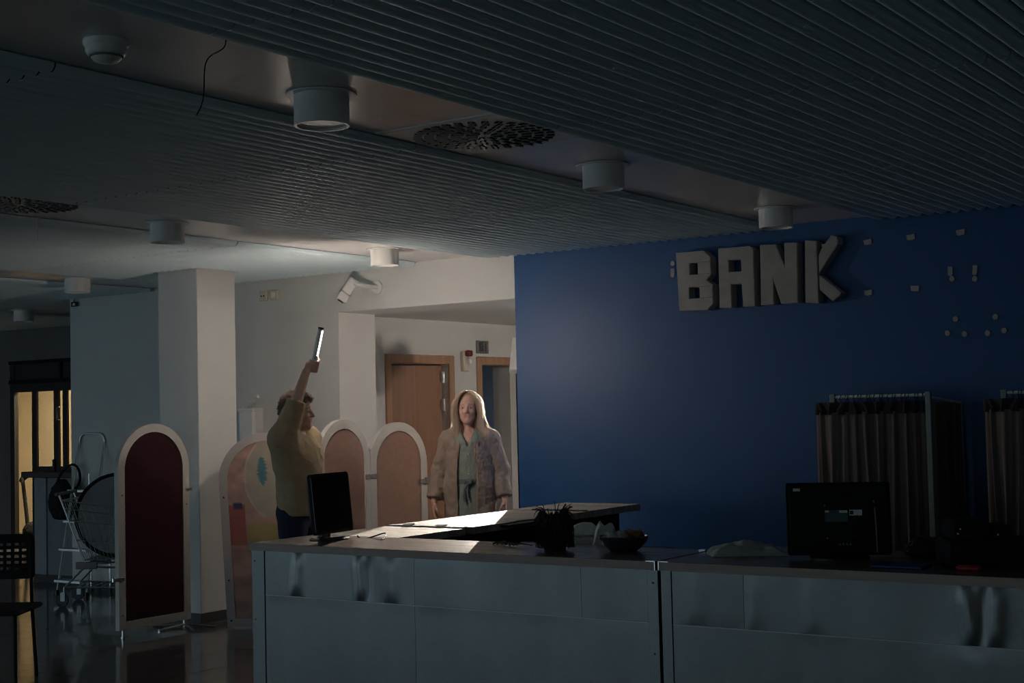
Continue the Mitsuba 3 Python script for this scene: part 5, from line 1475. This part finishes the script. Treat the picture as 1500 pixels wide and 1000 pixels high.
    obj('diffuser', tp(glow), PLASTIC, lt, light=TUBE)
    obj('lower_cover', tp(strip(np.linspace(math.radians(-105), math.radians(105), 18), 0.0, 0.10, rad)), PLASTIC, lt)
    capm = lambda s, r: placed(lathe([(0, -0.006), (r, -0.006), (r, 0.006), (0, 0.006)], 24), (e_dir, e_side, td), ta + td * s)
    obj('end_cap', tp(capm(-0.004, rad + 0.001)), BLACK, lt)
    obj('end_cap', tp(capm(LEN + 0.002, rad + 0.001)), BLACK, lt)

    # ------------------------------------------------ woman
    F = C_ * math.cos(math.radians(3)) - R_ * math.sin(math.radians(3))
    L = np.cross(Z_, F)
    O = np.array([-6.330, 8.638, 0.0])
    wp = lambda m: placed(m, (F * 1.03, L * 0.995, Z_ * 1.012), O)
    wo = thing('person', 'woman with long fair hair in an open taupe coat facing the camera', 'person')
    HEAD = np.array([0.035, -0.004, 1.540])
    sr, er, wr = np.array([-0.005, -0.158, 1.305]), np.array([-0.015, -0.232, 1.075]), np.array([0.055, -0.268, 0.865])
    sl, el, wl = np.array([-0.005, 0.158, 1.305]), np.array([-0.015, 0.236, 1.075]), np.array([0.055, 0.262, 0.870])
    hr = hand_chain(wr, (0.10, 0.02, -1), (0, 1, 0), 1, (0.22, 0.3, 0.34, 0.4), 0.7)
    hl = hand_chain(wl, (0.10, -0.02, -1), (0, -1, 0), -1, (0.22, 0.3, 0.34, 0.4), 0.7)

    def wbody(p):
        q = p - HEAD
        d = head_sdf(q * 1.03, 0.92) / 1.03
        d = smin(d, cap(p, HEAD + [-0.022, 0, -0.08], (-0.01, -0.01, 1.37), 0.048, 0.054), 0.02)
        d = smin(d, cap(p, (0.0, 0, 0.95), (0.0, 0, 1.28), 0.115, 0.112, s=(1.25, 0.85, 1)), 0.03)
        d = smin(d, cap(p, (-0.01, -0.12, 1.305), (-0.01, 0.12, 1.305), 0.045), 0.04)
        for s_, e_, w_ in ((sr, er, wr), (sl, el, wl)):
            d = smin(d, cap(p, s_, e_, 0.045, 0.037), 0.03)
            d = smin(d, cap(p, e_, w_, 0.037, 0.025), 0.015)
        for s in (-1, 1):
            d = smin(d, cap(p, (0.0, s * 0.085, 0.90), (0.01, s * 0.085, 0.48), 0.088, 0.054), 0.03)
            d = smin(d, cap(p, (0.01, s * 0.085, 0.48), (-0.015, s * 0.09, 0.08), 0.053, 0.034), 0.02)
            d = smin(d, cap(p, (-0.03, s * 0.09, 0.04), (0.12, s * 0.105, 0.028), 0.034, 0.022), 0.02)
        d = smin(d, bones_sdf(p, hr), 0.006)
        return smin(d, bones_sdf(p, hl), 0.006)

    bm = nets(wbody, (-0.2, -0.34, -0.01), (0.26, 0.34, 1.74), 0.0055)
    relax(bm, iterations=4)
    obj('body', wp(bm), SKIN, wo, smooth=True, color=skin_color(bm.vertices, HEAD, (0.56, 0.34, 0.27), (0.48, 0.24, 0.205), (0.33, 0.20, 0.14)))
    eyes(wo, HEAD + np.array([-0.003, 0, 0]), wp)

    def dress(p):
        d = cap(p, (0.0, 0, 0.50), (0.0, 0, 0.95), 0.175, 0.140, s=(1.1, 0.86, 1))
        d = smin(d, cap(p, (0.0, 0, 0.95), (0.0, 0, 1.27), 0.136, 0.132, s=(1.1, 0.84, 1)), 0.03)
        d = smin(d, cap(p, (-0.01, -0.10, 1.305), (-0.01, 0.10, 1.305), 0.055), 0.05)
        d = d + wrinkle(p, 8, -0.008, 17, ((1.2, 1.2, 0.45), (1.0, 0.6, 1.3)))
        vneck = np.maximum(np.abs(p[:, 1] + 0.005) - (p[:, 2] - 1.255) * 0.42, -(p[:, 0] - 0.02))
        d = smax(d, -np.maximum(vneck, p[:, 2] - 1.6), 0.006)
        d = smax(d, -(np.linalg.norm((p - [0.005, -0.01, 1.42]) * [1, 1, 0.6], axis=1) - 0.062), 0.006)
        return smax(d, 0.46 - p[:, 2], 0.01)

    dm = nets(dress, (-0.24, -0.28, 0.44), (0.24, 0.28, 1.44), 0.008)
    relax(dm, iterations=3)
    dk = obj('shirt_dress', wp(dm), DRESS, wo, smooth=True)

    def coat_outer(p, plain=False):
        d = cap(p, (0.0, 0, 0.60), (0.0, 0, 0.98), 0.190, 0.160, s=(1.12, 0.90, 1))
        d = smin(d, cap(p, (0.0, 0, 0.98), (-0.005, 0, 1.23), 0.156, 0.148, s=(1.12, 0.88, 1)), 0.04)
        for s_ in (-1, 1):
            d = smin(d, cap(p, (-0.03, s_ * 0.045, 1.372), (-0.012, s_ * 0.150, 1.308), 0.052, 0.064), 0.04)
        for s_, e_, w_ in ((sr, er, wr), (sl, el, wl)):
            arm = smin(cap(p, s_, e_, 0.063, 0.053), cap(p, e_, e_ + (w_ - e_) * 0.97, 0.053, 0.047), 0.02)
            d = smin(d, arm, 0.016)
        if plain:
            return d - 0.006
        d = d + wrinkle(p, 7.5, -0.018, 23, ((1.0, 1.5, 0.55), (1.2, 0.8, 1.3)))
        return d

    def coat(p):
        o = coat_outer(p)
        wide = 0.072 + 0.10 * np.clip(p[:, 2] - 1.24, 0, 1) - 0.015 * np.clip(1.0 - p[:, 2], 0, 1)
        opening = np.maximum(np.abs(p[:, 1] + 0.012) - wide, 0.03 - p[:, 0])
        d = smax(o, -opening, 0.006)
        core = (np.abs(p[:, 1]) < 0.185) & (p[:, 2] < 1.5)
        d = np.where(core, smax(d, -(o + 0.024), 0.006), d)
        neck = np.linalg.norm((p - [0.01, -0.01, 1.45]) * [1, 1, 0.45], axis=1) - 0.072
        d = smax(d, -neck, 0.008)
        for e_, w_ in ((er, wr), (el, wl)):
            ax = (w_ - e_) / np.linalg.norm(w_ - e_)
            near_arm = np.abs(p[:, 1]) > 0.195
            d = np.where(near_arm & (np.sign(p[:, 1]) == np.sign(e_[1])) & (p[:, 2] < 1.05), smax(d, (p - e_) @ ax - np.linalg.norm(w_ - e_) * 0.93, 0.006), d)
        return smax(d, 0.56 - p[:, 2], 0.01)

    cm = nets(coat, (-0.28, -0.40, 0.54), (0.30, 0.38, 1.46), 0.0062)
    relax(cm, iterations=2)
    ckey = obj('coat', wp(cm), COAT, wo, smooth=True)
    # lapels, pockets, cuffs, epaulettes, belt
    lapl = sg.Polygon([(-0.055, 1.405), (-0.105, 1.40), (-0.150, 1.31), (-0.115, 1.275), (-0.085, 1.13), (-0.066, 1.24)])
    lapr = sg.Polygon([(0.035, 1.405), (0.085, 1.40), (0.125, 1.31), (0.09, 1.275), (0.062, 1.13), (0.044, 1.24)])
    obj('lapel', wp(patch(lambda p: coat_outer(p, True), lapl, 0.008)), COAT, ckey, smooth=40)
    obj('lapel', wp(patch(lambda p: coat_outer(p, True), lapr, 0.008)), COAT, ckey, smooth=40)
    for x0, x1 in ((-0.165, -0.082), (0.068, 0.148)):
        obj('pocket', wp(patch(coat_outer, sg.box(x0, 1.09, x1, 1.20), 0.005)), COAT, ckey, smooth=40)
        obj('pocket_flap', wp(patch(coat_outer, sg.Polygon([(x0 - 0.004, 1.225), (x1 + 0.004, 1.225), (x1 + 0.004, 1.185), ((x0 + x1) / 2, 1.172), (x0 - 0.004, 1.185)]), 0.010)), COAT, ckey, smooth=40)
    for s in (-1, 1):
        obj('epaulette', wp(placed(box(-0.024, 0.024, -0.055, 0.055, -0.006, 0.006, 0.003), ([1, 0, 0], [0, 0.87, -0.50 * s], [0, 0.50 * s, 0.87]), [-0.01, s * 0.135, 1.375])), COAT, ckey)
    for e_, w_ in ((er, wr), (el, wl)):
        ax = (w_ - e_)
        obj('cuff', wp(tube([e_ + ax * 0.72, e_ + ax * 0.74, e_ + ax * 0.91, e_ + ax * 0.93], [0.048, 0.054, 0.053, 0.048], 20)), COAT, ckey, smooth=40)
    obj('belt', wp(patch(dress, sg.box(-0.10, 0.985, 0.09, 1.02), 0.006)), BELT, dk, smooth=40)
    obj('belt_knot', wp(cat(lump([0.150, 0.0, 1.0], (0.016, 0.03, 0.024), 0.3, 6), tube(smooth_path([(0.155, 0.0, 0.995), (0.16, -0.03, 0.95), (0.165, -0.028, 0.86)], 10), 0.009, 6), tube(smooth_path([(0.155, 0.0, 0.995), (0.158, -0.01, 0.93), (0.165, 0.0, 0.88)], 10), 0.008, 6))), BELT, dk, smooth=40)
    obj('placket', wp(patch(dress, sg.box(-0.012, 0.55, 0.014, 1.27), 0.004)), DRESS, dk, smooth=40)
    for u in (0.86, 0.94, 1.06, 1.13, 1.20):
        f = front_of(dress, np.array([0.0]), np.array([u]))[0]
        obj('button', wp(placed(lathe([(0, 0.004), (0.006, 0.003), (0.007, 0), (0, 0)], 12), ([0, 1, 0], [0, 0, 1], [1, 0, 0]), [f + 0.004, 0, u])), BUTTON, dk)
    for s in (-1, 1):
        pgc = sg.Polygon([(s * 0.02 - 0.005, 1.30), (s * 0.062 - 0.005, 1.375), (s * 0.085 - 0.005, 1.33), (s * 0.045 - 0.005, 1.275)])
        obj('collar', wp(patch(dress, pgc, 0.007)), DRESS, dk, smooth=40)
    for sy in (-1, 1):
        obj('shoe', wp(nets(shoes(sy), (-0.14, sy * 0.11 - 0.09, -0.01), (0.24, sy * 0.11 + 0.09, 0.19), 0.008)), LEATHER, wo, smooth=True)

    # long hair: a cap with a parting, curtains to the shoulders, loose strands
    def lhair(p):
        q = p - HEAD
        d = ell(q, (-0.022, 0, 0.036), (0.104, 0.090, 0.100))
        back = cap(q, (-0.065, 0, 0.0), (-0.085, 0.01, -0.21), 0.070, 0.072, s=(1.3, 0.62, 1))
        d = smin(d, back, 0.03)
        d = smin(d, smin(cap(q, (-0.01, 0.070, 0.03), (-0.005, 0.088, -0.08), 0.027, 0.022), cap(q, (-0.005, 0.088, -0.08), (0.0, 0.115, -0.18), 0.022, 0.018), 0.02), 0.02)
        d = smin(d, smin(cap(q, (-0.01, -0.070, 0.03), (-0.005, -0.080, -0.08), 0.025, 0.021), cap(q, (-0.005, -0.080, -0.08), (0.005, -0.078, -0.19), 0.021, 0.018), 0.02), 0.02)
        d = d + 0.007 + 0.0015 * np.sin(np.arctan2(q[:, 1], q[:, 0] + 0.1) * 70 + 3 * meshkit.noise(p * 14, 2))
        face = ell(q, (0.105, 0.0, -0.012), (0.092, 0.064, 0.112))
        return smax(d, -face, 0.006)

    hm = nets(lhair, HEAD - [0.24, 0.22, 0.32], HEAD + [0.14, 0.22, 0.16], 0.006)
    relax(hm, iterations=2)
    st = []
    for k in range(2400):
        s = 1 if rng.uniform() < 0.55 else -1
        az = rng.uniform(1.0, math.pi)                         # from the front parting round to the back
        top = np.array([0.055 - 0.12 * rng.uniform(), s * rng.uniform(0.0, 0.012), 0.128])
        top[2] = 0.036 + 0.094 * math.sqrt(max(0.0, 1 - ((top[0] + 0.022) / 0.104) ** 2))
        dirx, diry = math.cos(az), s * math.sin(az)
        side_p = np.array([-0.022 + 0.098 * dirx * 0.6, diry * rng.uniform(0.088, 0.100), 0.01])
        fly = rng.uniform(0, 1) ** 4 * 0.035
        wide = 0.115 if s > 0 else 0.085
        mid_p = np.array([-0.03 + 0.07 * dirx * 0.5, diry * (wide * 0.92 + fly) + 0.004 * rng.normal(), -0.10])
        end_p = np.array([-0.02 + 0.06 * dirx, diry * (wide * rng.uniform(0.8, 1.35) + fly) + 0.01 * rng.normal(), -0.17 - 0.06 * rng.uniform()])
        
        st.append(smooth_path([top, (top + side_p) / 2 + np.array([0, diry * 0.020, 0.024]), side_p, mid_p, end_p], 14) + HEAD)
    for k in range(1500):                                        # the front locks that fall to the collar
        s = 1 if k % 2 else -1
        o = rng.normal(size=(5, 3)) * 0.004 + rng.normal(size=3) * np.array([0.016, 0.012, 0.004])
        fx = rng.uniform(-0.06, 0.03)
        ln = rng.uniform(-0.24, -0.17)
        out = rng.uniform(0.098, 0.150) if s > 0 else rng.uniform(0.062, 0.110)
        pts_ = np.array([[0.03 + 0.5 * fx, s * 0.006, 0.125], [0.045 + fx, s * 0.060, 0.085], [0.018 + fx, s * 0.088, 0.0], [0.012 + fx, s * (0.090 if s > 0 else 0.082), -0.09], [0.028 + fx * 0.7, s * out, ln]])
        pts_[2:] += o[2:]
        pts_[1] += o[1] * 0.4
        st.append(smooth_path(pts_, 14) + HEAD)
    for k in range(260):                                         # stray hairs standing off the outline
        a_ = rng.uniform(-0.2, math.pi + 0.2)
        c_ = np.array([-0.03 + 0.02 * rng.normal(), 0.098 * math.cos(a_), 0.036 + 0.100 * math.sin(a_)])
        c_[2] = c_[2] if math.sin(a_) > 0.2 else rng.uniform(-0.18, 0.05)
        w_ = np.sign(c_[1]) * rng.uniform(0.005, 0.03)
        st.append(bez(c_ * [1, 0.93, 0.97], c_ + [0, w_ * 0.4, 0.004], c_ + [0.01, w_, -0.02], c_ + [0.012, w_ * rng.uniform(0.6, 1.6), -rng.uniform(0.03, 0.08)], 14) + HEAD)
    hk = obj('hair', wp(hm), HAIRBLOND, wo, smooth=True, label='long fair hair, back-lit')
    obj('strands', wp(strands(np.array(st), np.linspace(0.0014, 0.0007, 14))), STRANDS, hk, smooth=True, kind='stuff')


make_people()
